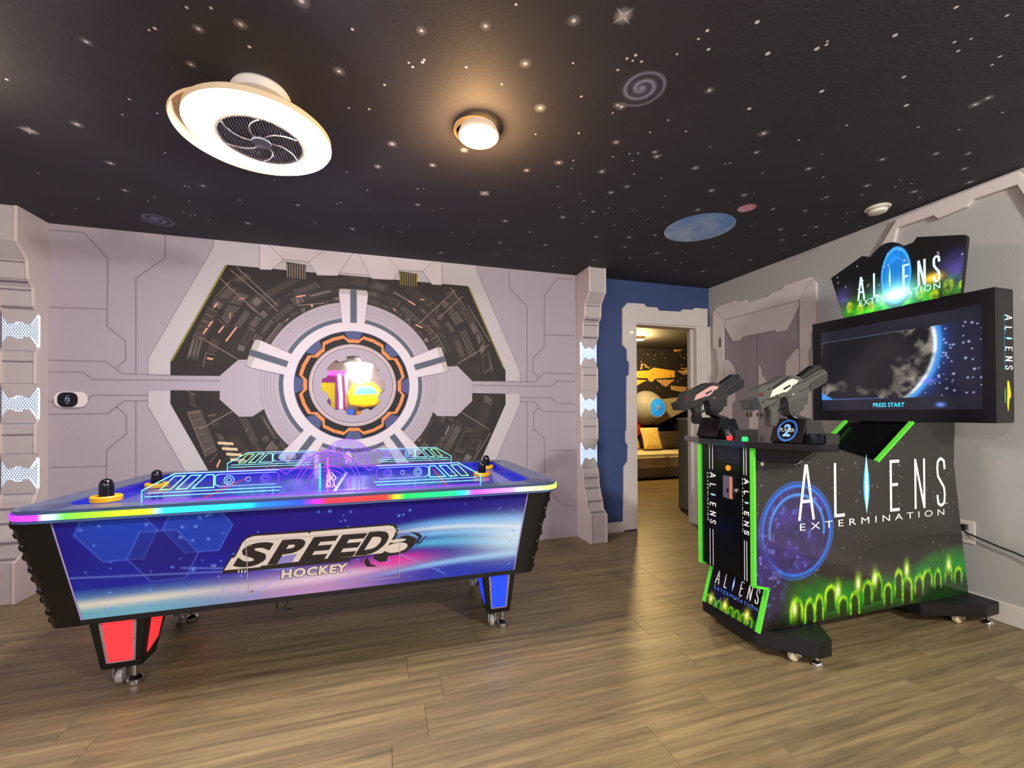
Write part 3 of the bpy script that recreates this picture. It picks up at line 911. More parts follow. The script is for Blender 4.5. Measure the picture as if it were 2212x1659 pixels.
fo = [(1549, 1100), (1548, 817), (1551, 811), (1551, 784), (1548, 778.6), (1547.4, 757.4), (1540, 749), (1539.6, 677.5), (1544.7, 669), (1547, 664), (1586.5, 650), (1589.6, 656), (1609, 648), (1613.7, 654), (1659, 640), (1664, 633), (1687.7, 625), (1693, 616.7), (1748.5, 598.4), (1754.8, 604), (1762.4, 611), (1763, 700), (1756.7, 714.8), (1751, 720.5), (1751.6, 749.6), (1746, 757), (1746, 788), (1753, 794), (1753, 1180)]
fi = [(1728, 1170), (1727, 647.7), (1562.4, 691.4), (1563, 1105)]
OT = .022
FP = [Rw(*p, OT) for p in fo + fi]
for i in (0, len(fo) - 1, len(fo), len(FP) - 1): FP[i].z = .001
t2 = struct(MB().prism(FP, (.0215, 0, 0)).build('trim_2', WHITE, bevel=.003))
ml = MB()
for ln in ([(1544.7, 669), (1562, 690)], [(1754.8, 604), (1728, 646)]):
    P = [(p.y, p.z) for p in (Rw(*q, OT) for q in ln)]
    ml.mark().strokes([P], .004, lambda y, z: (XB - OT - .0006, y, z))
ml.pieces('mitre_line', SEAM, t2)
DOORM = mat('door_grey', (158, 148, 152), .6)
d1 = thing('door_1', (XB - .005, 2.85, 0), 'x', 'x')
for k in ('label', 'category'): del d1[k]
d1['kind'] = 'structure'
ya, yb, yc = Rw(1562.4, 800).y, Rw(1727, 800).y, Rw(1637.7, 800).y
zt = Rw(1640, 671).z
for a, b in ((yb + .004, yc - .0015), (yc + .0015, ya - .004)):
    MB().box(XB - .010, XB - .0005, a, b, .012, zt).build('leaf', DOORM, d1, bevel=.002)
for pts in ([(1563.5, 692.5), (1725.7, 649), (1725.7, 661), (1699.7, 713), (1679, 718), (1673, 713), (1603.5, 727.5), (1600.4, 734), (1583, 737.6), (1563.7, 704)],
            [(1564, 778.6), (1570.7, 777), (1587, 797), (1587, 866), (1580.5, 872), (1580.5, 980), (1564, 980)],
            [(1726, 754), (1717.5, 755), (1697, 782.5), (1697, 960), (1726, 960)],
            [(1638.5, 788.6), (1642.7, 793.6), (1644.7, 809.5), (1662, 832), (1662, 850), (1638.5, 870)],
            [(1637, 884), (1626, 888), (1618, 903), (1618, 960), (1637, 975)]):
    MB().prism([Rw(*p, .022) for p in pts], (.0115, 0, 0)).build('ornament_board', WHITE, d1, bevel=.002)
for y, s in ((Rw(1627, 903).y, 1), (Rw(1649, 903).y, 1)):
    MB().lathe([(.0, -.05), (.018, -.048), (.024, -.036), (.018, -.024), (.010, -.018), (.010, -.008), (.02, -.006), (.02, 0)], (XB - .010, y, 1.13), 'X', 20).build('knob', CHROME, d1, smooth=True)
hg = MB()
for px, py in ((1560.5, 740),): p = Rw(px, py); hg.box(XB - .030, XB - .0215, p.y - .012, p.y + .012, p.z - .045, p.z + .045)
hg.build('hinge', CHROME, d1)

# big angular trim board on the right wall, above the game machine
o3 = [(1872, 580), (1937.4, 472), (2200, 367.5), (2330, 520), (2330, 600), (2300, 560), (2196, 398.5), (2100, 431), (2086, 447), (2025, 472), (2015.7, 465), (1937, 492), (1925, 545), (1885, 610), (1885, 830), (1872, 830)]
P3 = [Rw(*p, .03) for p in o3]
for p in P3: p.z = min(p.z, 2.42)
t3 = struct(MB().prism(P3, (.0295, 0, 0)).build('trim_3', WHITE, bevel=.003))
rp = MB(); rp.prism([Rw(*p, .004) for p in ((1766, 613), (1872, 580), (1885, 610), (1885, 860), (1766, 860))], (.0035, 0, 0))
struct(rp.build('trim_4', mat('panel_grey', (182, 182, 184), .7)))

# ================================================================== AIR HOCKEY TABLE
TX, TY = -.236, 2.505
TAB = thing('air_hockey_table', (TX, TY, 0), 'blue air hockey table with rainbow light strip and clear dividers in front of the mural', 'air hockey table')
X0, X1, Y0, Y1 = TX - 1.095, TX + 1.095, 1.955, 3.055


def rrect(x0, x1, y0, y1, r, n=8):
    o = []
    for cx, cy, a in ((x1 - r, y0 + r, -PI / 2), (x1 - r, y1 - r, 0), (x0 + r, y1 - r, PI / 2), (x0 + r, y0 + r, PI)):
        for k in range(n + 1):
            g = a + PI / 2 * k / n; o.append((cx + r * math.cos(g), cy + r * math.sin(g)))
    return o


def ringslab(mb, outer, inner, z0, z1):
    n = len(outer); b = len(mb.v)
    for z in (z0, z1):
        for o in (outer, inner): mb.v += [(x, y, z) for x, y in o]
    for i in range(n):
        j = (i + 1) % n
        mb.f += [(b + i, b + j, b + 2 * n + j, b + 2 * n + i), (b + n + j, b + n + i, b + 3 * n + i, b + 3 * n + j),
                 (b + 2 * n + i, b + 2 * n + j, b + 3 * n + j, b + 3 * n + i), (b + j, b + i, b + n + i, b + n + j)]
    mb.c += [(1, 1, 1)] * 4 * n; mb.a += [1.] * 4 * n
    return mb


RIM = mat('table_rim', (62, 80, 116), .3, coat=.3)
inn = rrect(X0 + .12, X1 - .12, Y0 + .10, Y1 - .10, .05)
ringslab(MB(), rrect(X0 + .006, X1 - .006, Y0 + .006, Y1 - .006, .105), inn, .792, .806).build('rail', RIM, TAB)
ringslab(MB(), rrect(X0 + .006, X1 - .006, Y0 + .006, Y1 - .006, .105), rrect(X0 + .05, X1 - .05, Y0 + .05, Y1 - .05, .08), .760, .772).build('lower_rim', mat('table_lower_rim', (70, 92, 140), .35), TAB)
# rainbow light strip
STOPS = [(-1.36, (150, 40, 255)), (-1.20, (190, 60, 255)), (-1.17, (190, 255, 240)), (-1.13, (90, 255, 60)), (-1.0, (150, 255, 30)), (-.86, (215, 255, 30)), (-.83, (40, 255, 240)), (-.56, (20, 240, 255)), (-.50, (20, 110, 255)), (-.33, (30, 60, 255)), (-.28, (160, 20, 255)), (-.25, (255, 40, 60)), (0.02, (255, 50, 40)), (.05, (255, 200, 20)), (.07, (20, 255, 70)), (.32, (20, 255, 120)), (.36, (40, 220, 255)), (.39, (150, 60, 255)), (.60, (230, 130, 240)), (.64, (240, 250, 170)), (.86, (225, 255, 60))]


def ledcol(x):
    for (a, ca), (b, cb) in zip(STOPS[:-1], STOPS[1:]):
        if x <= b:
            t = max(0, (x - a) / (b - a)); return tuple(np.array(lin(ca)) * (1 - t) + np.array(lin(cb)) * t)
    return lin(STOPS[-1][1])


def densify(pts, step=.02):
    o = []
    for i in range(len(pts)):
        a = Vector(pts[i]); b = Vector(pts[(i + 1) % len(pts)]); n = max(1, int((b - a).length / step))
        o += [tuple(a + (b - a) * k / n) for k in range(n)]
    return o


led = MB(); OP = densify(rrect(X0, X1, Y0, Y1, .11))
for i in range(len(OP)):
    (xa, ya_), (xb, yb_) = OP[i], OP[(i + 1) % len(OP)]
    n = len(led.v)
    led.v += [(xa, ya_, .772), (xb, yb_, .772), (xb, yb_, .794), (xa, ya_, .794)]
    led.f.append((n, n + 1, n + 2, n + 3))
    led.c += [ledcol(xa), ledcol(xb), ledcol(xb), ledcol(xa)]; led.a += [1.] * 4
led.build('light_strip', vcol('led_rainbow', .4, 1.15), TAB, col=True)
for cx, cy in ((X0 + .13, Y0 + .11), (X1 - .13, Y0 + .11), (X0 + .13, Y1 - .11), (X1 - .13, Y1 - .11)):
    MB().lathe([(.068, .806), (.068, .8075), (0, .8075)], (cx - (.02 if cx < TX else -.02), cy - (.03 if cy < TY else -.03), 0), 'Z', 32).build('corner_disc', mat('rim_disc', (30, 48, 92), .25), TAB, smooth=True)
PLAY = mat('playfield_blue', (44, 52, 150), .12, emit=(40, 40, 210), strength=.12, noise=.2)
MB().box(X0 + .11, X1 - .11, Y0 + .09, Y1 - .09, .758, .774).build('playfield', PLAY, TAB)
ringslab(MB(), rrect(X0 + .115, X1 - .115, Y0 + .095, Y1 - .095, .055), rrect(X0 + .132, X1 - .132, Y0 + .112, Y1 - .112, .05), .774, .802).build('inner_rail', mat('inner_rail_blue', (24, 30, 150), .3, emit=(20, 20, 200), strength=.25), TAB)
for k, x in enumerate((TX - .55, TX, TX + .55)):
    MB().box(x - .008, x + .008, Y0 + .12, Y1 - .12, .7742, .7748).build('field_line', mat('field_line_%d' % (k % 2), ((190, 40, 70), (210, 210, 240))[k % 2], .3), TAB)

# tapered body with printed long sides
bx0, bx1 = TX - .955, TX + .935
ZT, ZB = .768, .342


def sidey(v): return 2.10 + (2.025 - 2.10) * v


def sidex(u, v):
    a = (-1.149 + (-1.206 + 1.149) * v); b = (.641 + (.697 - .641) * v)
    return a + (b - a) * u


body = MB().hexa([(sidex(0, 0), 2.102, ZB), (sidex(1, 0), 2.102, ZB), (sidex(1, 0), 5.01 - 2.102, ZB), (sidex(0, 0), 5.01 - 2.102, ZB)],
                 [(sidex(0, 1), 2.027, ZT), (sidex(1, 1), 2.027, ZT), (sidex(1, 1), 5.01 - 2.027, ZT), (sidex(0, 1), 5.01 - 2.027, ZT)]).build('body', mat('table_body', (24, 22, 60), .4), TAB)
MB().box(sidex(0, 0) - .005, sidex(1, 0) + .005, 2.098, 5.01 - 2.098, ZB - .022, ZB + .002).build('base_frame', MATTE, TAB)


def art(u, v):
    x = u * 4.4; y = v
    c = np.stack([np.full_like(u, k) for k in slin((30, 16, 128))], -1)

    def over(col, a):
        nonlocal c
        a = np.clip(a, 0, 1)[..., None]; c = c * (1 - a) + slin(col) * a
    n = vnoise(x * 4, y * 4)
    over((32, 60, 190), np.clip((.62 - v) * 1.3, 0, .75) * (.6 + .6 * n))
    over((30, 60, 190), np.exp(-((u - .12) / .10) ** 2) * np.clip(v - .3, 0, 1) * .9)
    # hexagon cells at the left end
    for hx, hy_, r, f in ((.10, .82, .27, .45), (.245, .82, .25, .5), (.172, .56, .25, -.35)):
        dx, dy = (x - hx * 4.4), (y - hy_)
        d = np.maximum(np.abs(dy), np.abs(dy) * .5 + np.abs(dx) * .866) / r
        if f > 0: over((36, 84, 210), (d < 1) * f * (.7 + .5 * n))
        else: over((34, 26, 110), (d < 1) * .5)
        over((90, 120, 235), np.exp(-((d - 1) / .025) ** 2) * .45)
    # pale horizon glow along the lower left
    over((120, 190, 205), np.clip((.30 - v) * 4, 0, .85) * np.clip(1.25 - u * 2.2, 0, 1))
    over((225, 222, 205), np.exp(-((v - (.16 + .06 * u - .02)) / .045) ** 2) * np.clip(1.3 - u * 2.4, 0, 1) * .95)
    over((200, 150, 200), np.exp(-((u - .47) / .17) ** 2) * np.clip((.36 - v) * 4, 0, .85))
    over((235, 215, 225), np.exp(-((u - .50) / .2) ** 2) * np.exp(-((v - .17 - .25 * (u - .5)) / .05) ** 2) * .7)
    over((225, 60, 160), np.exp(-((u - .66) / .085) ** 2) * np.exp(-((v - .27 - .2 * (u - .66)) / .075) ** 2) * .95)
    # streaks sweeping out to the right end
    for a, b, w, col, st in ((.60, .62, .030, (120, 190, 250), .8), (.50, .46, .022, (130, 200, 250), .85), (.40, .34, .03, (90, 190, 235), .8), (.56, .54, .016, (215, 235, 250), .8), (.10, .22, .018, (150, 205, 250), .8)):
        t = np.clip((u - .58) / .42, 0, 1); m = a + (b - a) * t * t + .06 * np.sin(t * PI)
        over(col, np.exp(-((v - m) / (w * (1 + 1.6 * t))) ** 2) * st * np.clip((u - .56) * 5, 0, 1))
    over((215, 235, 245), np.exp(-((u - 1.0) / .12) ** 2) * np.exp(-((v - .42) / .22) ** 2) * .8)
    for (a0, b0, a1, b1) in ((.0, .42, .42, .30), (.30, -.05, .43, .33), (.66, .38, .80, .05), (.2, .42, .43, .29)):
        d = np.abs((b1 - b0) * (x - a0 * 4.4) - (a1 - a0) * 4.4 * (y - b0)) / math.hypot(b1 - b0, (a1 - a0) * 4.4)
        over((130, 150, 245), np.exp(-(d / .008) ** 2) * .5 * ((u > min(a0, a1)) & (u < max(a0, a1))))
    r = np.random.RandomState(3)
    for _ in range(110):
        sx, sy_, rr_ = r.rand() * 4.4, r.rand(), r.uniform(.006, .014)
        over((110, 150, 250), np.exp(-(((x - sx) ** 2 + (y - sy_) ** 2) / rr_ ** 2)) * .9)
    return c[..., 0], c[..., 1], c[..., 2]


PRINT = vcol('table_print', .55, .12, spec=.25)
sp_ = grid('printed_side', lambda u, v: (sidex(u, v), sidey(v) - .002, ZB + (ZT - ZB) * v), 520, 120, art, PRINT, TAB)
grid('printed_side', lambda u, v: (sidex(1 - u, v), 5.01 - sidey(v) + .002, ZB + (ZT - ZB) * v), 160, 40, art, PRINT, TAB)


def S(px, py, off=.0):
    """point on the sloping long side, proud of it by off"""
    d = ray(px, py); a = (2.025 - 2.10) / (ZT - ZB)
    # y = 2.10 + a (z - ZB)
    t = (2.10 + a * (H - ZB) - .002 - off) / (d[1] - a * d[2])
    return Vector((t * d[0], t * d[1], H + t * d[2]))


eg = MB()   # thin silver edging where the print meets the end caps
for u in (0, 1):
    a = Vector((sidex(u, 0), sidey(0) - .004, ZB)); b = Vector((sidex(u, 1), sidey(1) - .004, ZT))
    eg.mark().poly([a - Vector((.003, 0, 0)), a + Vector((.003, 0, 0)), b + Vector((.003, 0, 0)), b - Vector((.003, 0, 0))])
eg.pieces('edging', mat('edging_silver', (170, 160, 220), .4), TAB)

# logo on the side: black slanted letters on a cream plate
blk = mat('logo_black', (38, 32, 32), .5); crm = mat('logo_cream', (232, 220, 208), .5)
plate = [(484, 1232), (500, 1206), (507, 1204), (512, 1196), (524, 1172), (534, 1163), (548, 1158), (665, 1150), (669, 1153), (672, 1149), (840, 1135), (850, 1137), (855, 1145), (852, 1156), (832, 1190), (825, 1195), (757, 1203), (690, 1208), (565, 1222), (562, 1225)]
MB().poly([S(*p, .0008) for p in [(481, 1240), (481, 1231), (498, 1203), (509, 1196), (522, 1169), (534, 1159), (548, 1154), (667, 1145), (842, 1131), (856, 1134), (860, 1145), (857, 1158), (838, 1194), (757, 1207), (757, 1212)]]).build('logo_shadow', blk, sp_)
MB().poly([S(*p, .0014) for p in plate]).build('logo_plate', crm, sp_)
MB().poly([S(*p, .0019) for p in [(606, 1202), (642, 1196), (631, 1214), (598, 1219)]]).build('logo_gap', mat('logo_gap_lilac', (150, 140, 215), .5), sp_)
lg = MB()
for ch, x0, x1, yb0, yt0 in (('S', 499, 598, 1228, 1170), ('P', 577, 668, 1220, 1163), ('E', 645, 733, 1213, 1157), ('E', 707, 795, 1207, 1152), ('D', 765, 852, 1201, 1146)):
    k = .0
    text_quad(lg, ch, [S(x0, yb0, .0022), S(x1 - 33, yb0 - (x1 - 33 - x0) * .09, .0022), S(x1, yt0 - 1, .0022), S(x0 + 33, yt0 + (x1 - 33 - x0) * .06, .0022)], offset=.045)
lg.pieces('logo_letters', blk, sp_)
hk = MB(); hk2 = MB()
qh = [S(607, 1251, .0018), S(749, 1235, .0018), S(753, 1216, .0018), S(609, 1231, .0018)]
bx = text_quad(hk2, 'HOCKEY', qh, offset=.055, spacing=1.16)
text_quad(hk, 'HOCKEY', [S(607, 1251, .0013), S(749, 1235, .0013), S(753, 1216, .0013), S(609, 1231, .0013)], box=bx, offset=.095, spacing=1.16)
hk.pieces('logo_word_outline', blk, sp_); hk2.pieces('logo_word', crm, sp_)
# puck with speed swirls
def ell(cx, cy, a, b, rot, n=28, g0=0., g1=2 * PI):
    return [(cx + a * math.cos(g) * math.cos(rot) - b * math.sin(g) * math.sin(rot), cy + a * math.cos(g) * math.sin(rot) + b * math.sin(g) * math.cos(rot)) for g in [g0 + (g1 - g0) * k / (n - 1) for k in range(n)]]


MB().poly([S(*p, .0010) for p in [(895, 1160), (900, 1166), (895, 1178), (878, 1192), (858, 1198), (838, 1201), (836, 1212), (820, 1214), (806, 1206), (812, 1196), (835, 1190), (850, 1172), (862, 1160), (880, 1156)]]).build('puck_swirl', blk, sp_)
MB().poly([S(*p, .0024) for p in ell(856, 1183, 25, 10, -.22)]).build('puck_face', crm, sp_)
MB().poly([S(*p, .0020) for p in ell(858, 1168, 19, 3.5, -.14)]).build('puck_rim', crm, sp_)
swl = MB()
for ln in ([(886, 1148), (905, 1152), (912, 1158), (904, 1172), (896, 1176), (905, 1160)], [(920, 1154), (912, 1170), (896, 1180), (910, 1172), (919, 1160)], [(792, 1203), (786, 1214), (792, 1224), (816, 1224), (800, 1218), (796, 1208)], [(788, 1200), (779, 1212), (786, 1228), (781, 1214), (785, 1205)]):
    swl.mark().poly([S(*p, .0012) for p in ln])
swl.pieces('puck_trails', blk, sp_)
tk = MB()
for k in range(3): tk.mark().poly([S(*p, .0026) for p in ((514 + k * 7, 1231), (517 + k * 7, 1230.6), (517 + k * 7, 1237), (514 + k * 7, 1237.4))])
tk.pieces('logo_ticks', crm, sp_)
# access panel outline and its screws
pf = MB()
cs = [S(*p, .0028) for p in ((531, 1170), (864, 1142), (863, 1246), (537, 1282))]
pf.strokes([[(p.x, p.z) for p in cs]], .0028, lambda x, z: (x, 2.10 + (2.025 - 2.10) / (ZT - ZB) * (z - ZB) - .0048, z), closed=True)
pf.build('access_panel_edge', mat('panel_edge', (196, 180, 190), .4), sp_)
for q in ((541, 1177), (856, 1148), (856, 1241), (545, 1277)):
    p = S(*q, .001)
    MB().lathe([(.006, 0), (.005, -.003), (0, -.004)], p, 'Y', 12).build('screw', CHROME, TAB, smooth=True)

# black ribbed end caps
for s in (-1, 1):
    xa = (sidex(0, 0), sidex(0, 1)) if s < 0 else (sidex(1, 0), sidex(1, 1))
    cap = MB(); n = 12
    def prof(z, xb, w):
        yy0 = sidey((z - ZB) / (ZT - ZB)); yy1 = 5.01 - yy0
        P = [(xb, yy0)]
        for k in range(n + 1):
            g = -PI / 2 + PI * k / n
            rr_ = .055
            if k <= n / 2: P.append((xb + s * (w - rr_ + rr_ * math.cos(g)), yy0 + rr_ + rr_ * math.sin(g)))
            else: P.append((xb + s * (w - rr_ + rr_ * math.cos(g)), yy1 - rr_ + rr_ * math.sin(g)))
        P.append((xb, yy1)); return P
    lv = []
    for i in range(17):
        t = i / 16; z = .318 + (.765 - .318) * t
        lv.append([(x, y, z) for x, y in prof(max(z, ZB), xa[0] + (xa[1] - xa[0]) * t, .118 + .028 * t)])
    m_ = len(lv[0]); cap.v = [p for l in lv for p in l]
    for i in range(16):
        for k in range(m_):
            q = (k + 1) % m_
            cap.f.append((i * m_ + k, i * m_ + q, (i + 1) * m_ + q, (i + 1) * m_ + k))
    cap.f += [tuple(range(m_))[::-1], tuple(range(16 * m_, 17 * m_))]
    cap.c = [(1, 1, 1)] * len(cap.v); cap.a = [1.] * len(cap.v)
    ec = cap.build('end_cap', mat('cap_black', (14, 13, 15), .28), TAB, smooth=True)
    for i in range(10):   # raised bumps up the rounded corners
        t = (i + .6) / 10; z = .318 + .447 * t; w = .118 + .028 * t; xb = xa[0] + (xa[1] - xa[0]) * t
        yy0 = sidey(max(z - ZB, 0) / (ZT - ZB))
        for k, g in enumerate((.35, .95)):
            for yy in (yy0 + .055 - .055 * math.sin(g), 5.01 - yy0 - .055 + .055 * math.sin(g)):
                if (i + k) % 2: continue
                xo = xb + s * (w - .055 + .055 * math.cos(g) - .003)
                MB().lathe([(0, -.018), (.007, -.012), (.011, 0), (.007, .012), (0, .018)], (xo, yy, z), 'Z', 10).build('rib', MATS['cap_black'], ec, smooth=True)

# legs, lit panels, casters
LEG = mat('leg_black', (16, 15, 15), .35)
for sx in (-1, 1):
    em = ((255, 52, 58), (28, 62, 255))[sx > 0]
    PANEL = mat('leg_glow_%d' % (sx + 1), em, .4, emit=em, strength=.8)
    FRM = mat('leg_panel_rim', (176, 160, 170), .3, .3)
    ox, ix = (-1.155, -.955) if sx < 0 else (.664, .485)
    for sy in (-1, 1):
        fy = lambda y: y if sy < 0 else 5.01 - y
        xo, xi = ox, ix; bo, bi = (ox - sx * .02, ix + sx * .035)
        b = [(bo, fy(2.185), .088), (bi, fy(2.185), .088), (bi, fy(2.30), .088), (bo, fy(2.30), .088)]
        t_ = [(xo, fy(2.14), ZB - .02), (xi, fy(2.14), ZB - .02), (xi, fy(2.36), ZB - .02), (xo, fy(2.36), ZB - .02)]
        lg_ = MB().hexa(b, t_).build('leg', LEG, TAB, bevel=.004)
        bl = lambda s_, t, A_, B_, C_, D_: (Vector(A_) * (1 - s_) + Vector(B_) * s_) * (1 - t) + (Vector(D_) * (1 - s_) + Vector(C_) * s_) * t
        yo = Vector((0, -.0025 if sy < 0 else .0025, 0))
        fr = [bl(a, c, b[0], b[1], t_[1], t_[0]) + yo for a, c in ((.17, .12), (.83, .12), (.83, .95), (.17, .95))]
        MB().prism(fr, -yo).build('panel_rim', FRM, lg_)
        fr2 = [bl(a, c, b[0], b[1], t_[1], t_[0]) + yo * 1.4 for a, c in ((.23, .15), (.77, .15), (.77, .93), (.23, .93))]
        MB().prism(fr2, -yo).build('lit_panel', PANEL, lg_)
        for a, c in ((.20, .14), (.80, .14), (.20, .55), (.80, .55)):
            p = bl(a, c, b[0], b[1], t_[1], t_[0]) + yo * 1.5
            MB().lathe([(.004, 0), (.003, -.002 * (1 if sy < 0 else -1)), (0, -.003 * (1 if sy < 0 else -1))], p, 'Y', 8).build('screw', CHROME, lg_)
        xo_ = Vector((-sx * .0025, 0, 0))
        for (q0, q1, q2, q3, off) in ((b[1], b[2], t_[2], t_[1], xo_), (b[0], b[3], t_[3], t_[0], -xo_)):
            fr = [bl(a, c, q0, q1, q2, q3) + off for a, c in ((.22, .18), (.78, .30), (.78, .95), (.22, .95))]
            MB().prism(fr, -off).build('lit_panel', PANEL, lg_)
        cxm, cym = (bo + bi) / 2, fy(2.24)
        lvx = cxm + .03
        MB().lathe([(.011, .088), (.011, .035), (.022, .03), (.03, .022), (.03, .004), (.024, .001), (0, .001)], (lvx, fy(2.22), 0), 'Z', 20).build('levelling_foot', CHROME, TAB, smooth=True)
        cs_ = MB().box(cxm - .05, cxm - .005, cym - .018, cym + .018, .074, .088).box(cxm - .05, cxm - .044, cym - .018, cym + .018, .03, .08).box(cxm - .011, cxm - .005, cym - .018, cym + .018, .03, .08).build('caster', CHROME, TAB)
        MB().lathe([(0, -.012), (.026, -.012), (.029, -.008), (.029, .008), (.026, .012), (0, .012)], (cxm - .0275, cym, .0295), 'X', 24).build('wheel', mat('caster_wheel', (170, 165, 165), .3), cs_, smooth=True)
wire = MB()
wp = S(587, 1300)
wire.tube([(wp.x, 2.2, ZB), (wp.x, 2.2, .25), (wp.x + .01, 2.2, .235), (wp.x + .06, 2.2, .24), (wp.x + .03, 2.2, .25), (wp.x + .05, 2.2, .29), (wp.x + .09, 2.2, ZB)], .004, 6)
wire.build('hanging_wire', BLACK, TAB)

# clear edge-lit dividers standing on both long rails
ACR = acrylic('clear_acrylic')
ENGR = vcol('engraved_glow', .4, .78)


def divcol(x, z=0):
    t = min(1, abs(x - TX) / .68)
    ks = [(0, (130, 40, 255)), (.35, (100, 50, 255)), (.55, (130, 170, 255)), (.72, (120, 255, 200)), (.88, (150, 255, 110)), (1., (60, 225, 255))]
    for (a, ca), (b, cb) in zip(ks[:-1], ks[1:]):
        if t <= b:
            q = (t - a) / (b - a); return tuple(np.array(lin(ca)) * (1 - q) + np.array(lin(cb)) * q)
    return lin(ks[-1][1])


for k, yy in enumerate((2.03, 2.98)):
    L, Zb = .685, .808
    out = [(-L, 0), (L, 0), (L, .045), (L - .11, .108), (.20, .108), (.17, .088), (.145, .108)]
    out += [(.150 * math.cos(g), .028 + .150 * math.sin(g)) for g in [math.radians(a) for a in range(34, 147, 8)]]
    out += [(-.145, .108), (-.17, .088), (-.20, .108), (-L + .11, .108), (-L, .045)]
    dv = MB().prism([(TX + x, yy - .004, Zb + z) for x, z in out], (0, .008, 0)).build('divider', ACR, TAB)
    en = MB(); mp = lambda x, z: (TX + x, yy - .0052, Zb + z); cf = lambda x, z: divcol(TX + x)
    en.strokes([out], .0042, mp, True, cf)
    en.strokes([[(-L + .01, .020), (-.2, .020)], [(.2, .020), (L - .01, .020)], [(-L + .02, .034), (-.19, .034)], [(.19, .034), (L - .02, .034)]], .003, mp, False, cf)
    for s in (-1, 1):
        for j in range(3):
            a = L - .06 - j * .055
            if j < 2: q = [(a, .045), (a - .035, .045), (a - .085, .098), (a - .05, .098)]
            else: q = [(a, .045), (a - .075, .045), (a - .075, .098), (a - .05, .098)]
            en.strokes([[(s * x, z) for x, z in q]], .0036, mp, True, cf)
        bx_ = [(.21, .048), (.42, .048), (.435, .056), (.435, .092), (.42, .098), (.21, .098), (.20, .090), (.20, .056)]
        en.strokes([[(s * x, z) for x, z in bx_]], .0036, mp, True, cf)
        for cx, r in ((.385, .018), (.385, .009), (.315, .009), (.25, .018), (.25, .009)):
            en.strokes([[(s * cx + r * math.cos(g), .073 + r * math.sin(g)) for g in [2 * PI * i / 14 for i in range(14)]]], .003, mp, True, cf)
    for r in (.135, .118, .09, .07):
        en.strokes([[(r * math.cos(g), .028 + r * math.sin(g)) for g in [PI * (-.06 + 1.12 * i / 24) for i in range(25)]]], .0032, mp, False, cf)
    rz_ = random.Random(5 + k)
    for q_ in range(5):
        xs = -.012 + q_ * .009
        en.strokes([[(xs + rz_.uniform(-.006, .006), .022 + i * .013) for i in range(7 - abs(q_ - 2))]], .0045, mp, False, lambda x, z: lin((215, 150, 255)))
    en.build('engraving', ENGR, dv, col=True)
for yy, c_ in ((2.35, (20, 230, 255)), (2.66, (255, 70, 140))):  # upright bars mid-table, made to glow in cyan and pink
    MB().box(TX - .085, TX - .077, yy - .004, yy + .004, .774, .90).build('glow_bar', mat('post_%d' % c_[0], c_, .4, emit=c_, strength=2.), TAB)

# pushers
def mallet(x, y, z, label):
    t = thing('mallet', (x, y, z), label, 'mallet', 'air hockey mallets')
    MB().lathe([(0, .004), (.044, .004), (.046, 0), (.050, .002), (.051, .020), (.047, .024), (.043, .018), (.026, .016), (0, .016)], (0, 0, 0), 'Z', 36).build('base', mat('mallet_yellow', (238, 172, 28), .35), t, smooth=True, local=True)
    MB().lathe([(.025, .015), (.024, .03), (.024, .060), (.023, .072), (.018, .083), (.010, .089), (0, .091)], (0, 0, 0), 'Z', 28).build('handle', mat('mallet_black', (14, 14, 18), .18), t, smooth=True, local=True)


mallet(-1.075, 2.105, .8062, 'yellow mallet with black handle resting on the rail beside the table corner disc')
p = onZ(333, 1052, .776); mallet(max(p.x, -1.14), min(p.y, 2.85), .7745, 'yellow mallet with black handle on the playfield at the red-legged end')
p = onZ(1041, 1027, .778); mallet(p.x, p.y, .7745, 'yellow mallet with black handle on the playfield close to the front divider end')
p = onZ(1057, 1010, .778); mallet(min(p.x, .665), min(p.y, 2.82), .7745, 'yellow mallet with black handle on the playfield in front of the rear rail')

# ================================================================== SHOOTING GAME MACHINE
GM = thing('arcade_machine', (2.4, 1.73, 0), 'black upright shooting game machine with green edging and two mounted guns by the right wall', 'arcade machine')
YN, YFR = 1.55, 1.91
PROFM = [(1.643, 1.0), (1.643, .345), (1.722, .325), (1.665, .13), (3.172, .118), (3.058, .86), (3.07, 1.094), (2.73, 1.094), (2.458, .895), (2.111, .985)]
PCOL = vcol('cabinet_print', .22, .12, coat=.35)


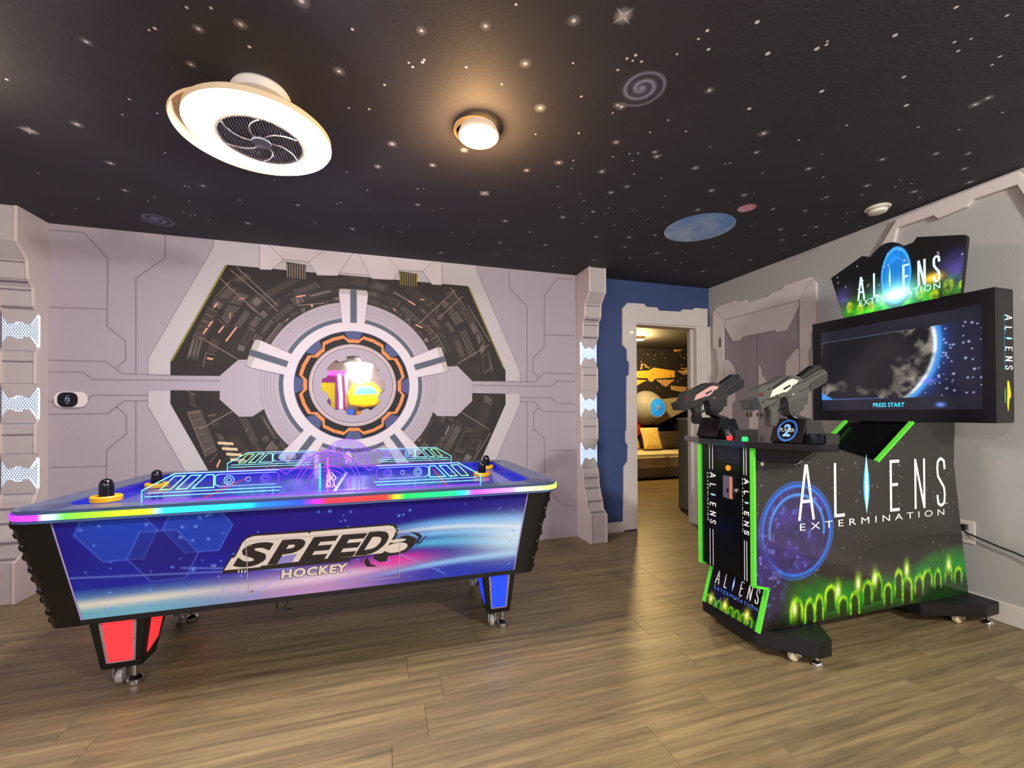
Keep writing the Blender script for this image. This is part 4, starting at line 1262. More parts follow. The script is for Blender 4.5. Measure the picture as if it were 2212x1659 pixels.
def side_art(u, v):
    x = u * 1.529; z = .118 + v * .976; X = 1.643 + x
    c = np.stack([np.full_like(u, k) for k in slin((42, 38, 35))], -1)

    def over(col, a):
        nonlocal c
        a = np.clip(a, 0, 1)[..., None]; c = c * (1 - a) + slin(col) * a
    r = np.random.RandomState(5)
    for _ in range(150):
        sx, sz, q = r.rand() * 1.53, .3 + r.rand() * .7, r.uniform(.0015, .0035)
        over((190, 180, 180), np.exp(-((x - sx) ** 2 + (z - sz) ** 2) / q ** 2) * .7)
    # abstract blue ringed planet with a violet cloud in front of it
    cx, cz, R = onY(1722, 1146, YN).x, onY(1722, 1146, YN).z, .215
    d = np.hypot(X - cx, z - cz) / R; n = vnoise(X * 14, z * 14); n2 = vnoise(X * 40, z * 40)
    over((48, 36, 92), (d < 1) * .75); over((70, 50, 140), (d < 1) * np.clip(n * 1.8 - .6, 0, .8))
    over((40, 120, 235), np.exp(-((d - 1) / .035) ** 2) * .95); over((70, 160, 255), np.exp(-((d - .8) / .03) ** 2) * (z > cz - .03) * .8)
    over((60, 120, 240), np.exp(-((d - 1.08) / .02) ** 2) * .5)
    over((110, 140, 255), (d < .9) * np.clip(n2 * 3 - 1.6, 0, .9) * np.clip(n * 3 - .9, 0, 1))
    e = np.hypot((X - 1.70) / .16, (z - .42) / .26)
    over((56, 40, 116), np.clip(1.1 - e, 0, .8) * (.4 + n)); over((150, 150, 255), np.clip(1. - e, 0, 1) * np.clip(n2 * 4 - 2.3, 0, .9))
    # green mist and rows of glowing green hoops along the bottom
    top = .33 + .05 * np.sin(x * 5 + 1.) - .08 * np.clip(.5 - x, 0, 1) + .05 * n
    over((16, 140, 32), np.clip((top - z) * 9, 0, .95) * np.clip(x * 3.5 - .5, 0, 1) * np.clip(.45 + n * 1.1, 0, 1))
    over((16, 14, 10), np.clip((.20 + .05 * (x > 1) - z) * 14, 0, .85))
    rk = random.Random(11)
    for k in range(16):
        hx = .25 + k * .079 + rk.uniform(-.018, .018); hz = .195 + .055 * (k / 16) + rk.uniform(-.025, .03); w = rk.uniform(.024, .036); hh = rk.uniform(.04, .065)
        q = np.hypot((x - hx) / w, np.maximum(z - hz, 0) / hh); lg_ = rk.uniform(.04, .09)
        over((22, 20, 10), (q < .95) * (z > hz - lg_) * .8)
        a = np.exp(-((q - 1) / .20) ** 2) * (z > hz - lg_) * np.clip((z - hz + lg_) * 30, 0, 1)
        over((60, 180, 24), a * .9); over((190, 235, 30), a * np.clip(n2 * 3.2 - .9, 0, 1) * np.clip((z - hz + lg_) * 14, 0, 1))
    for fx, fz in ((.235, .21), (.52, .26), (.66, .28), (.78, .29), (1.02, .31), (1.36, .30)):
        f = ((x - fx) / .014) ** 2 + ((z - fz) / .032) ** 2
        over((190, 250, 30), np.exp(-f * .6) * .8); over((252, 250, 200), np.exp(-f * 2))
    return c[..., 0], c[..., 1], c[..., 2]


for yy, th, nm in ((YN, .018, 'side_panel'), (YFR - .018, .018, 'side_panel')):
    sd = MB().prism([(x, yy, z) for x, z in PROFM], (0, th, 0)).build(nm, MATTE, GM)
    if yy == YN:
        near = sd
        grid('side_print', lambda u, v: (1.643 + u * 1.529, YN - .0012, .118 + v * .976), 420, 280, side_art, PCOL, sd,
             mask=lambda u, v: inpoly(1.643 + u * 1.529, .118 + v * .976, PROFM))
    ge = MB()
    for i, j in ((0, 1), (1, 2), (2, 3), (8, 7)):
        a, b = Vector(PROFM[i]), Vector(PROFM[j]); d = (b - a).normalized(); n = Vector((-d.y, d.x)) * .006
        e = d * .004
        ge.mark().prism([((a - e + n).x, yy - .002, (a - e + n).y), ((b + e + n).x, yy - .002, (b + e + n).y), ((b + e - n).x, yy - .002, (b + e - n).y), ((a - e - n).x, yy - .002, (a - e - n).y)], (0, .022, 0))
    ge.pieces('green_edging', GREEN, sd)
i0, i1 = YN + .018, YFR - .018
MB().prism([(x, i0, z) for x, z in [(1.647, .99), (1.647, .35), (1.735, .33), (1.68, .13), (3.15, .125), (3.04, .86), (3.05, 1.085), (2.75, 1.08), (2.475, .875), (2.111, .97)]], (0, i1 - i0, 0)).build('inner_body', BLACK, GM)
# printed words on the side
wt = MB(); bl_ = MB()
O = onY(1727, 1122, YN - .003); Uv = onY(2041, 1090, YN - .003) - O; Vv = onY(1738, 1036, YN - .003) - onY(1738, 1120, YN - .003)
aliens(wt, bl_, O, Vector((Uv.x, 0, 0)), Vector((0, 0, .255)), .016)
wt.pieces('logo_letters', LWHITE, near); bl_.pieces('logo_flare', mat('print_cyan', (60, 180, 205), .5, emit=(60, 180, 205), strength=.3), near)
ex = MB(); q0, q1 = onY(1728, 1147, YN - .003), onY(2040, 1113, YN - .003)
text_quad(ex, 'EXTERMINATION', [q0, Vector((q1.x, q1.y, q0.z)), Vector((q1.x, q1.y, q0.z + .034)), q0 + Vector((0, 0, .034))], spacing=1.7)
p = onY(2043, 1089, YN - .003); text_quad(ex, 'TM', [p, p + Vector((.016, 0, 0)), p + Vector((.016, 0, .008)), p + Vector((0, 0, .008))])
ex.pieces('logo_word', LWHITE, near)

# front of the pedestal
XF = 1.641
FB = mat('front_navy', (22, 22, 38), .25)
for a, b, far in ((onX(1526, 1000, XF).y, onX(1549.5, 1000, XF).y, True), (onX(1602, 1000, XF).y, YN + .022, False)):
    st = MB().box(XF - .004, XF + .006, b, min(a, YFR - .019), .35, 1.0).build('front_strip', mat('strip_black', (14, 12, 13), .25), GM)
    lw = MB(); lb = MB(); g = MB(); w = a - b
    fz = lambda t: .35 + .65 * t
    for dy in (.36, .64):
        for t0, t1 in ((.01, .30), (.78, .985)):
            g.mark().poly([(XF - .005, a - w * dy - .0018, fz(t0)), (XF - .005, a - w * dy + .0018, fz(t0)), (XF - .005, a - w * dy + .0018, fz(t1)), (XF - .005, a - w * dy - .0018, fz(t1))])
    g.pieces('stripe', LWHITE, st)
    # word reads downwards, letter tops towards the near side
    aliens(lw, lb, (XF - .005, a - w * .40, fz(.75)), (0, 0, -.65 * .40), (0, -w * .48, 0), .0055)
    text_quad(lw, 'EXTERMINATION', [Vector((XF - .005, a - w * .12, fz(.75))), Vector((XF - .005, a - w * .12, fz(.36))), Vector((XF - .005, a - w * .24, fz(.36))), Vector((XF - .005, a - w * .24, fz(.75)))], spacing=1.5)
    lw.pieces('logo_letters', LWHITE, st); lb.pieces('logo_flare', MATS['print_cyan'], st)
ca, cb_ = onX(1549.5, 1000, XF).y, onX(1602, 1000, XF).y
MB().box(XF - .006, XF + .006, cb_ + .002, ca - .002, .90, 1.0).build('front_upper_panel', FB, GM, bevel=.002)
cd = MB().box(XF - .007, XF + .006, cb_ + .002, ca - .002, .375, .897).build('coin_door', mat('coin_door_black', (10, 14, 14), .2), GM, bevel=.002)
p = onX(1574, 1011, XF - .007)
MB().lathe([(.014, 0), (.014, -.006), (.010, -.009), (0, -.010)], (XF - .007, p.y, p.z), 'X', 20).build('orange_button', mat('button_orange', (245, 140, 20), .3, emit=(255, 130, 10), strength=.5), cd, smooth=True)
a, b = onX(1564, 1026, XF - .007), onX(1585, 1079, XF - .007)
cp = MB().box(XF - .016, XF - .007, b.y, a.y, b.z, a.z).build('coin_plate', mat('coin_steel', (150, 145, 175), .25, .6), cd, bevel=.002)
MB().box(XF - .018, XF - .016, b.y, b.y + .014, b.z + .002, a.z - .002).build('coin_slot_strip', mat('coin_peach', (236, 150, 110), .4), cp)
MB().box(XF - .0185, XF - .016, b.y + .024, b.y + .032, b.z + .03, a.z - .06).build('coin_slot', BLACK, cp)
p = onX(1594, 1060, XF)
MB().lathe([(.011, 0), (.011, -.008), (.007, -.011), (0, -.011)], (XF - .007, p.y, p.z), 'X', 16).build('lock', CHROME, cd, smooth=True)
# sloping kick plate
K = lambda s, t, o=0.: Vector((1.722 + (1.665 - 1.722) * t - .004 - o, YFR + (YN - YFR) * s, .325 + (.13 - .325) * t))


def kick_art(u, v):
    c = np.stack([np.full_like(u, k) for k in slin((20, 14, 16))], -1)

    def over(col, a):
        nonlocal c
        a = np.clip(a, 0, 1)[..., None]; c = c * (1 - a) + slin(col) * a
    n = vnoise(u * 10, v * 6)
    over((20, 110, 24), np.clip((.26 - v) * 6, 0, .8) * n * 1.5)
    for k in range(8):
        h = .06 + k * .115; q = np.hypot((u - h) / .04, np.maximum(v - .10, 0) / .10)
        over((150, 220, 20), np.exp(-((q - 1) / .25) ** 2) * .7)
    for f, g in ((.40, .17), (.80, .22), (.12, .15)):
        k = ((u - f) / .03) ** 2 + ((v - g) / .08) ** 2
        over((230, 240, 40), np.exp(-k * .6)); over((255, 255, 200), np.exp(-k * 2.2))
    r = np.random.RandomState(2)
    for _ in range(14): over((220, 210, 200), np.exp(-(((u - r.rand()) * 1.7) ** 2 + (v - r.rand()) ** 2) / .012 ** 2))
    return c[..., 0], c[..., 1], c[..., 2]


kb = MB().prism([K(0, 0, -.003), K(1, 0, -.003), K(1, 1, -.003), K(0, 1, -.003)], (.01, 0, 0)).build('kick_plate', BLACK, GM)
grid('kick_print', lambda u, v: (1.722 + (1.665 - 1.722) * (1 - v) - .004, (YFR - .012) + (YN + .012 - YFR + .012) * u, .325 + (.13 - .325) * (1 - v)), 110, 60, kick_art, PCOL, kb)
kw = MB(); kl_ = MB()
aliens(kw, kl_, K(.16, .42, .001), K(.90, .42) - K(.16, .42), K(.16, .10) - K(.16, .42), .0048)
kw.pieces('logo_letters', LWHITE, kb)
text_quad(kl_, 'EXTERMINATION', [K(.16, .58, .001), K(.92, .58, .001), K(.92, .50, .001), K(.16, .50, .001)], spacing=1.3)
kl_.pieces('logo_word', mat('print_blue', (70, 130, 220), .5, emit=(60, 120, 220), strength=.3), kb)

# feet
def foot(pl, z0, z1):
    return MB().prism([(x, y, z0) for x, y in pl], (0, 0, z1 - z0)).build('foot', MATTE, GM, bevel=.003)


foot([(1.695, 1.95), (1.68, 1.585), (1.862, 1.410), (1.932, 1.412), (2.03, 1.548), (2.03, 1.912), (1.932, 2.048), (1.862, 2.05)], .05, .126)
foot([(2.76, 1.545), (3.07, 1.425), (3.185, 1.43), (3.185, 2.03), (3.07, 2.035), (2.76, 1.915)], .055, .122)
CRM = mat('caster_cream', (226, 212, 170), .4)
for x, y in ((1.815, 1.505), (1.815, 1.955), (2.99, 1.51), (2.99, 1.95)):
    ck = MB().box(x - .02, x + .02, y - .022, y + .022, .046, .06).box(x - .006, x + .03, y - .022, y - .018, .02, .05).box(x - .006, x + .03, y + .018, y + .022, .02, .05).build('caster', CHROME, GM)
    MB().lathe([(0, -.014), (.019, -.014), (.0245, -.008), (.0245, .008), (.019, .014), (0, .014)], (x, y, .025), 'Y', 20).build('wheel', CRM, ck, smooth=True)
for x, y in ((1.885, 1.446), (1.885, 2.01), (3.135, 1.452), (3.135, 2.005)):
    MB().lathe([(.008, .06), (.008, .022), (.018, .018), (.024, .008), (.024, .001), (0, .001)], (x, y, 0), 'Z', 18).build('levelling_foot', CHROME, GM, smooth=True)

# control head: deck, pods, plaques, buttons
DK = mat('deck_black', (10, 10, 13), .12, coat=.5)
deck = [(1.605, 1.565), (1.60, 1.86), (1.70, 2.10), (1.78, 2.10), (1.99, 2.03), (2.11, 1.91), (2.11, 1.55), (2.0, 1.44), (1.795, 1.275), (1.715, 1.30)]
MB().prism([(x, y, .988) for x, y in deck], (0, 0, .030)).build('control_deck', DK, GM, bevel=.004)
ud = [(1.640, 1.57), (1.640, 1.86), (1.74, 2.05), (1.93, 2.00), (2.05, 1.9), (2.05, 1.552), (1.93, 1.43), (1.745, 1.34)]
n_ = len(ud); udm = MB(); udm.v = [(x, y, .990) for x, y in ud] + [(1.66 + (x - 1.66) * .86, 1.71 + (y - 1.71) * .80, .925) for x, y in ud]
udm.f = [tuple(range(n_)), tuple(range(2 * n_ - 1, n_ - 1, -1))] + [(i, (i + 1) % n_, n_ + (i + 1) % n_, n_ + i) for i in range(n_)]
udm.c = [(1, 1, 1)] * 2 * n_; udm.a = [1.] * 2 * n_
udm.build('deck_underside', mat('deck_navy', (20, 18, 40), .2), GM)
a, b = onY(1634, 993, YN - .004), onY(1729, 1011, YN - .004)
mp_ = MB().box(a.x, b.x, YN - .010, YN - .001, b.z, a.z).build('mounting_plate', mat('plate_dark', (34, 34, 32), .4), GM, bevel=.002)
for q in ((1646, 1002), (1717, 999.5), (1716, 988)):
    p = onY(*q, YN - .01); MB().lathe([(.010, 0), (.010, -.004), (.005, -.006), (.005, -.004), (0, -.004)], (p.x, YN - .010, p.z), 'Y', 16).build('bolt', mat('bolt_cream', (216, 205, 170), .35), mp_, smooth=True)
for q, c_ in (((1576, 932), (255, 40, 40)), ((1609, 934), (30, 235, 90))):
    p = onZ(*q, 1.024); p.x = min(max(p.x, 1.64), 1.72); p.y = onX(q[0], q[1], p.x).y
    MB().lathe([(.014, 1.018), (.014, 1.026), (.010, 1.031), (0, 1.032)], (p.x, p.y, 0), 'Z', 18).build('start_button', mat('btn_%d' % c_[0], c_, .3, emit=c_, strength=1.6), GM, smooth=True)
for k, yc in enumerate((1.43, 1.905)):
    w = .085
    pod = MB().hexa([(1.70, yc - w, 1.018), (1.88, yc - w * .6, 1.018), (1.98, yc + w, 1.018), (1.70, yc + w, 1.018)],
                    [(1.735, yc - w * .72, 1.118), (1.85, yc - w * .45, 1.118), (1.92, yc + w * .72, 1.118), (1.735, yc + w * .72, 1.118)]).build('gun_pod', DK, GM, bevel=.004)
    MB().box(1.745, 1.83 + .08 * k, yc - w - .05, yc - w + .02, 1.018, 1.062).build('pod_wing', DK, pod, bevel=.004)
    # plaque with ring and number
    pl = MB().hexa([(1.690, yc - .072, 1.022), (1.70, yc - .072, 1.022), (1.70, yc + .078, 1.022), (1.690, yc + .078, 1.022)],
                   [(1.722, yc - .072, 1.125), (1.732, yc - .072, 1.125), (1.732, yc + .078, 1.125), (1.722, yc + .078, 1.125)]).build('player_plaque', mat('plaque_dark', (26, 18, 18), .2), pod)
    if k == 1: continue
    mpp = lambda y, z: (1.690 + .032 * (z - 1.022) / .103 - .0012, y, z)
    rg = MB(); c0 = yc + .003; z0 = 1.073
    for r in (.046, .041): rg.strokes([[(c0 + r * math.cos(g), z0 + r * math.sin(g)) for g in [2 * PI * i / 36 for i in range(36)]]], .0028, mpp, True)
    rg.strokes([[(c0, z0 + .04), (c0, z0 + .048)], [(c0, z0 - .04), (c0, z0 - .048)], [(c0 - .048, z0), (c0 - .04, z0)], [(c0 + .04, z0), (c0 + .048, z0)]], .002, mpp)
    rg.build('plaque_ring', mat('plaque_blue', (70, 130, 215), .4, emit=(60, 120, 220), strength=.6), pl)
    nb = MB(); v = lambda y, z: Vector(mpp(y, z)) - Vector((.0006, 0, 0))
    text_quad(nb, '2', [v(c0 + .018, z0 - .026), v(c0 - .018, z0 - .026), v(c0 - .018, z0 + .028), v(c0 + .018, z0 + .028)], offset=.03)
    nb.pieces('plaque_number', mat('plaque_pale', (150, 200, 235), .4, emit=(140, 190, 235), strength=.5), pl)
    nb = MB(); v = lambda y, z: Vector(mpp(y, z)) - Vector((.0012, 0, 0))
    text_quad(nb, 'PLAYER', [v(c0 + .036, z0 - .006), v(c0 - .036, z0 - .006), v(c0 - .036, z0 + .010), v(c0 + .036, z0 + .010)], offset=.02)
    nb.pieces('plaque_word', LWHITE, pl)

# the two mounted guns
z_ = lambda x, y: onY(1400 + x / 5.027, 720 + y / 5.027, 1.46)
body_o = [(1050, 735), (1130, 692), (1142, 610), (1175, 580), (1290, 545), (1440, 465), (1500, 458), (1590, 475), (1632, 508), (1780, 418), (1862, 398), (1870, 420), (1890, 425), (1888, 510), (1860, 545), (1700, 640), (1682, 660), (1682, 768), (1640, 785), (1620, 835), (1545, 905), (1500, 890), (1478, 840), (1470, 760), (1440, 690), (1385, 715), (1375, 770), (1300, 785), (1250, 790), (1180, 830), (1080, 825)]
grip_o = [(1262, 785), (1385, 765), (1378, 860), (1392, 950), (1362, 1015), (1298, 1005), (1288, 930), (1300, 860)]
guard_o = [(1385, 850), (1480, 800), (1482, 815), (1395, 868)]
top_o = [(1600, 492), (1640, 452), (1745, 372), (1770, 352), (1838, 348), (1858, 372), (1850, 396), (1800, 420), (1640, 520)]
shroud_o = [(1700, 545), (1872, 440), (1889, 512), (1860, 545), (1715, 630), (1690, 600)]
mag_o = [(1500, 735), (1672, 668), (1676, 762), (1634, 780), (1612, 832), (1545, 898), (1506, 884), (1492, 820)]
strip_o = [(1292, 622), (1450, 520), (1505, 500), (1570, 515), (1552, 545), (1502, 572), (1490, 600), (1442, 640), (1400, 645), (1265, 698)]
for dy, cbody, cst, nm in ((0., (80, 80, 73), (240, 226, 205), 0), (.47, (40, 38, 38), (226, 170, 165), 1)):
    GB = mat('gun_body_%d' % nm, cbody, .45); GD = mat('gun_dark', (18, 18, 19), .4)
    mk = lambda out, y0, th: MB().prism([(z_(*p).x, z_(*p).z, 0) for p in out], (0, 0, 1))
    def ext(out, y0, th, name, m, parent, bev=0.):
        return MB().prism([(z_(*p).x, 1.46 + dy + y0, z_(*p).z) for p in out], (0, th, 0)).build(name, m, parent, bevel=bev)
    gun = ext(body_o, -.026, .052, 'mounted_gun', GB, GM, .002)
    gun['label'] = ('grey mounted toy gun with cream side strip', 'black mounted toy gun with pink side strip')[nm]
    ext(grip_o, -.017, .034, 'grip', GB, gun, .004)
    ext(shroud_o, -.0282, .0564, 'fore_grip', mat('gun_fore_%d' % nm, tuple(int(c * .72) for c in cbody), .4), gun, .002)
    ext(mag_o, -.0275, .055, 'magazine', mat('gun_mag_%d' % nm, tuple(int(c * .86) for c in cbody), .45), gun, .002)
    for ln_ in ([(1560, 560), (1830, 425)], [(1580, 640), (1690, 585)], [(1225, 720), (1480, 690)], [(1300, 770), (1420, 690)]):
        P_ = [(z_(*q).x, z_(*q).z) for q in ln_]
        MB().strokes([P_], .0035, lambda x, z: (x, 1.46 + dy - .0285, z)).build('groove', GD, gun)
    ext(guard_o, -.006, .012, 'trigger_guard', GD, gun)
    ext(top_o, -.017, .034, 'barrel', GD, gun, .003)
    ext(strip_o, -.0285, .057, 'side_strip', mat('gun_strip_%d' % nm, cst, .4), gun)
    ext([(1405, 600), (1478, 560), (1482, 580), (1410, 622)], -.030, .060, 'side_slot', GD, gun)
    ext([(1290, 590), (1440, 480), (1500, 470), (1400, 545), (1300, 615)], -.0275, .055, 'top_cover', GD, gun)
    ext([(1135, 688), (1142, 650), (1200, 643), (1190, 688)], -.0275, .055, 'rear_light', mat('gun_red', (92, 22, 17), .3), gun)
    ext([(1052, 737), (1130, 697), (1172, 800), (1176, 826), (1082, 823)], -.0272, .0544, 'shoulder_stock', mat('gun_stock', (30, 30, 38), .35), gun)
    ext([(1545, 740), (1560, 735), (1595, 790), (1580, 800)], -.0272, .0544, 'side_rib', GD, gun)
    ext([(1595, 700), (1612, 700), (1600, 770), (1588, 770)], -.0272, .0544, 'side_rib', GD, gun)
    for (a, b) in ((1650, 478), (1675, 462), (1700, 447), (1725, 430), (1750, 415), (1772, 402)):
        p = z_(a, b); MB().lathe([(.0042, -.0175), (.0042, .0175)], (p.x, 1.46 + dy, p.z), 'Y', 8).build('barrel_vent', mat('vent_light', (70, 70, 66), .4), gun)
    for (a, b) in ((1515, 665), (1257, 605), (1195, 748), (1527, 870), (1615, 820), (1345, 685)):
        p = z_(a, b); MB().lathe([(0, -.029), (.005, -.028), (.005, .028), (0, .029)], (p.x, 1.46 + dy, p.z), 'Y', 10).build('screw', CHROME if a == 1515 else GD, gun)
    pa, pb = z_(1520, 880), z_(1545, 1000)
    ga = (1.43, 1.905)[nm]
    MB().tube([(pa.x, 1.46 + dy, pa.z + .02), (pa.x + .005, 1.46 + dy, 1.14), (1.83, ga, 1.112)], .014, 12).build('gun_post', DK, gun, smooth=True)

# monitor, header board
TVX, TY0, TY1, TZ0, TZ1 = 2.83, 1.272, 2.182, 1.096, 1.757
tv = MB().box(TVX + .012, TVX + .145, TY0, TY1, TZ0, TZ1).build('monitor_case', mat('tv_black', (12, 11, 14), .3), GM, bevel=.004)
SY0, SY1, SZ0, SZ1 = 1.322, 2.126, 1.164, 1.688
bz = MB()
for a, b, c_, d in ((TY0, SY0, TZ0, TZ1), (SY1, TY1, TZ0, TZ1), (SY0, SY1, TZ0, SZ0), (SY0, SY1, SZ1, TZ1)): bz.box(TVX, TVX + .014, a, b, c_, d)
bz.build('bezel', mat('bezel_black', (9, 9, 15), .18), tv)
MB().box(TVX + .14, 3.05, 1.60, 1.86, .95, 1.66).build('monitor_column', MATTE, GM)
pcx, pcy, prad = -1.89, 1.526, .39


def screen_art(u, v):
    Xs = -(SY1 + (SY0 - SY1) * u); Zs = SZ0 + (SZ1 - SZ0) * v
    c = np.stack([np.full_like(u, k) for k in slin((24, 26, 40))], -1)

    def over(col, a):
        nonlocal c
        a = np.clip(a, 0, 1)[..., None]; c = c * (1 - a) + slin(col) * a
    d = np.hypot(Xs - pcx, Zs - pcy); inb = (v > .135) & (v < .86)
    over((14, 13, 18), inb * .8)
    over((16, 18, 46), inb * (d > prad) * .9)
    r = np.random.RandomState(8)
    for _ in range(70):
        su, sv = r.uniform(.62, 1.), r.uniform(.14, .86)
        over((200, 205, 250), np.exp(-(((u - su) * 1.53) ** 2 + (v - sv) ** 2) / r.uniform(.004, .009) ** 2) * (d > prad + .02))
    n = vnoise(Xs * 16 + 50, Zs * 16 + 20, 5); m_ = vnoise(Xs * 7 + 40, Zs * 7 + 11, 3)
    lim = np.clip((d - (prad - .30)) / .30, 0, 1)
    over((205, 195, 180), (d < prad) * inb * np.clip((n - .44) * 4.5, 0, 1) * np.clip(lim * 1.1 + (m_ - .62) * 2, 0, 1))
    over((80, 190, 245), np.exp(-((d - prad - .006) / .012) ** 2) * inb)
    over((40, 110, 230), np.exp(-np.clip(d - prad, 0, 1) / .022) * (d > prad) * inb * .8)
    over((235, 245, 250), np.exp(-((d - prad + .010) / .008) ** 2) * inb * np.clip(n * 2 - .2, 0, 1))
    over((90, 105, 130), np.exp(-((v - .865) / .004) ** 2) * (u < .62) * .7); over((80, 110, 190), np.exp(-((v - .135) / .004) ** 2) * (u < .45) * .9)
    over((70, 150, 235), (v > .135) * (v < .22 - u * .9) * (u < .09))
    over((110, 120, 235), np.exp(-(((u - .73) / .035) ** 2 + ((v - .30) / .02) ** 2)) * .9)
    over((120, 150, 250), np.exp(-(((u - .79) / .02) ** 2 + ((v - .05) / .02) ** 2)) * .9)
    return c[..., 0], c[..., 1], c[..., 2]


scr = grid('screen', lambda u, v: (TVX + .0085, SY1 + (SY0 - SY1) * u, SZ0 + (SZ1 - SZ0) * v), 300, 200, screen_art, vcol('screen_glow', .12, .9, base=.01), tv)
ps = MB(); a, b = onX(1886, 885, TVX + .0075), onX(1954, 885, TVX + .0075)
text_quad(ps, 'PRESS START', [Vector((a.x, a.y, 1.181)), Vector((a.x, b.y, 1.181)), Vector((a.x, b.y, 1.206)), Vector((a.x, a.y, 1.206))], offset=.012)
ps.pieces('screen_text', mat('screen_cyan', (60, 190, 230), .4, emit=(70, 200, 240), strength=.9), scr)
# word on the side of the monitor
sw = MB(); sb = MB()
aliens(sw, sb, (2.905, TY0 - .001, 1.625), (0, 0, -.265), (.052, 0, 0), .0055)
text_quad(sb, 'EXTERMINATION', [Vector((2.893, TY0 - .001, 1.625)), Vector((2.893, TY0 - .001, 1.36)), Vector((2.901, TY0 - .001, 1.36)), Vector((2.901, TY0 - .001, 1.625))], spacing=1.4)
sw.pieces('logo_letters', LWHITE, tv); sb.pieces('logo_word', MATS['print_cyan'], tv)
yd = MB(); g = [(2.915, 1.30), (2.928, 1.305), (2.935, 1.28), (2.945, 1.24), (2.940, 1.215), (2.932, 1.22), (2.926, 1.17), (2.918, 1.15), (2.912, 1.19), (2.914, 1.24)]
yd.poly([(x, TY0 - .001, z) for x, z in g]); yd.build('side_splash', mat('print_yellow', (240, 220, 30), .5), tv)
gd = MB(); gd.poly([(x, TY0 - .001, z) for x, z in ((2.895, 1.27), (2.905, 1.26), (2.903, 1.20), (2.895, 1.19), (2.890, 1.22))]); gd.build('side_splash', mat('print_green', (90, 150, 80), .5), tv)

topo = [(1795, 601), (1862, 553), (1880, 555), (1888, 545), (1899, 534), (1909, 527), (1919, 524), (1930, 523), (1940, 526), (1950, 532), (1972, 524), (1981, 512), (2083, 507), (2089, 512), (2076, 633), (1827, 688), (1821, 682)]
HX = 2.862
TO = [onX(x, y, HX) for x, y in topo]
hb = MB().prism([(HX, p.y, p.z) for p in TO], (.022, 0, 0)).build('header_board', MATTE, GM)
ty = [p.y for p in TO]; tz = [p.z for p in TO]; TPoly = [(-p.y, p.z) for p in TO]
hy0, hy1, hz0, hz1 = max(ty), min(ty), min(tz), max(tz)
hc = onX(1935, 595, HX)


def head_art(u, v):
    yy = hy0 + (hy1 - hy0) * u; z = hz0 + (hz1 - hz0) * v
    c = np.stack([np.full_like(u, k) for k in slin((18, 17, 18))], -1)

    def over(col, a):
        nonlocal c
        a = np.clip(a, 0, 1)[..., None]; c = c * (1 - a) + slin(col) * a
    n = vnoise(yy * 18, z * 18); n2 = vnoise(yy * 45, z * 45)
    zl = z - 1.762
    over((40, 48, 24), np.clip((.22 - zl) * 6, 0, .8))
    over((70, 60, 130), np.exp(-(((yy - 1.43) / .05) ** 2 + ((zl - .14) / .07) ** 2)) * n * 1.4 + np.exp(-(((yy - 2.0) / .04) ** 2 + ((zl - .12) / .06) ** 2)) * n * 1.3)
    over((60, 200, 30), np.clip((.13 - zl) * 9, 0, 1) * np.clip(n * 2.2 - .55, 0, 1) * np.exp(-((yy - 1.72) / .30) ** 4))
    for k in range(10):
        h = 1.40 + k * .062; q = np.hypot((yy - h) / .022, (zl - .045 - .02 * math.sin(k * 2.3)) / .038)
        over((190, 225, 20), np.clip(1.15 - q, 0, 1) * np.clip(n2 * 2.4 - .5, 0, .95)); over((30, 34, 8), np.clip(.7 - q, 0, .6))
    over((250, 200, 30), np.exp(-(((yy - 1.53) / .035) ** 2 + ((zl - .12) / .02) ** 2)) * .9)
    # plain blue oval emblem with a bright glow at its foot
    ex_, ez = (yy - hc.y), (z - hc.z); q = np.hypot(ex_ / .075, ez / .165)
    over((8, 16, 30), np.clip((1.22 - q) * 8, 0, .8))
    over((30, 118, 200), np.clip((1. - q) * 14, 0, 1) * (.55 + .55 * n)); over((70, 170, 240), np.exp(-((q - .96) / .05) ** 2) * .8)
    over((60, 150, 225), np.exp(-((q - .62) / .03) ** 2) * .5)
    over((120, 230, 235), np.exp(-((ex_ / .085) ** 2 + ((ez + .105) / .06) ** 2)) * .95); over((240, 255, 250), np.exp(-((ex_ / .05) ** 2 + ((ez + .11) / .03) ** 2)))
    r = np.random.RandomState(4)
    for _ in range(26):
        a_, b_ = r.uniform(1.4, 2.05), r.uniform(.12, .34)
        over((210, 210, 220), np.exp(-((yy - a_) ** 2 + (zl - b_) ** 2) / .003 ** 2) * .8)
    return c[..., 0], c[..., 1], c[..., 2]


grid('header_print', lambda u, v: (HX - .0012, hy0 + (hy1 - hy0) * u, hz0 + (hz1 - hz0) * v), 260, 150, head_art, vcol('header_glow', .2, .85), hb,
     mask=lambda u, v: inpoly(-(hy0 + (hy1 - hy0) * u), hz0 + (hz1 - hz0) * v, TPoly))
hw = MB(); hbm = MB()
O = onX(1854, 648, HX - .003); E_ = onX(2029, 604, HX - .003)
aliens(hw, hbm, O, Vector((0, E_.y - O.y, 0)), Vector((0, 0, .135)), .0105)
a, b = onX(1856, 663, HX - .003), onX(2031, 621, HX - .003); zz = (a.z + b.z) / 2
text_quad(hw, 'EXTERMINATION', [Vector((a.x, a.y, zz)), Vector((a.x, b.y, zz)), Vector((a.x, b.y, zz + .034)), Vector((a.x, a.y, zz + .034))], spacing=1.2)
hw.pieces('logo_letters', mat('header_white', (200, 240, 240), .5, emit=(190, 240, 240), strength=.7), hb); hbm.pieces('logo_flare', MATS['print_cyan'], hb)
MB().box(HX + .022, HX + .05, 1.5, 1.53, TZ1 - .002, 1.95).box(HX + .022, HX + .05, 1.92, 1.95, TZ1 - .002, 1.95).build('header_bracket', MATTE, GM)

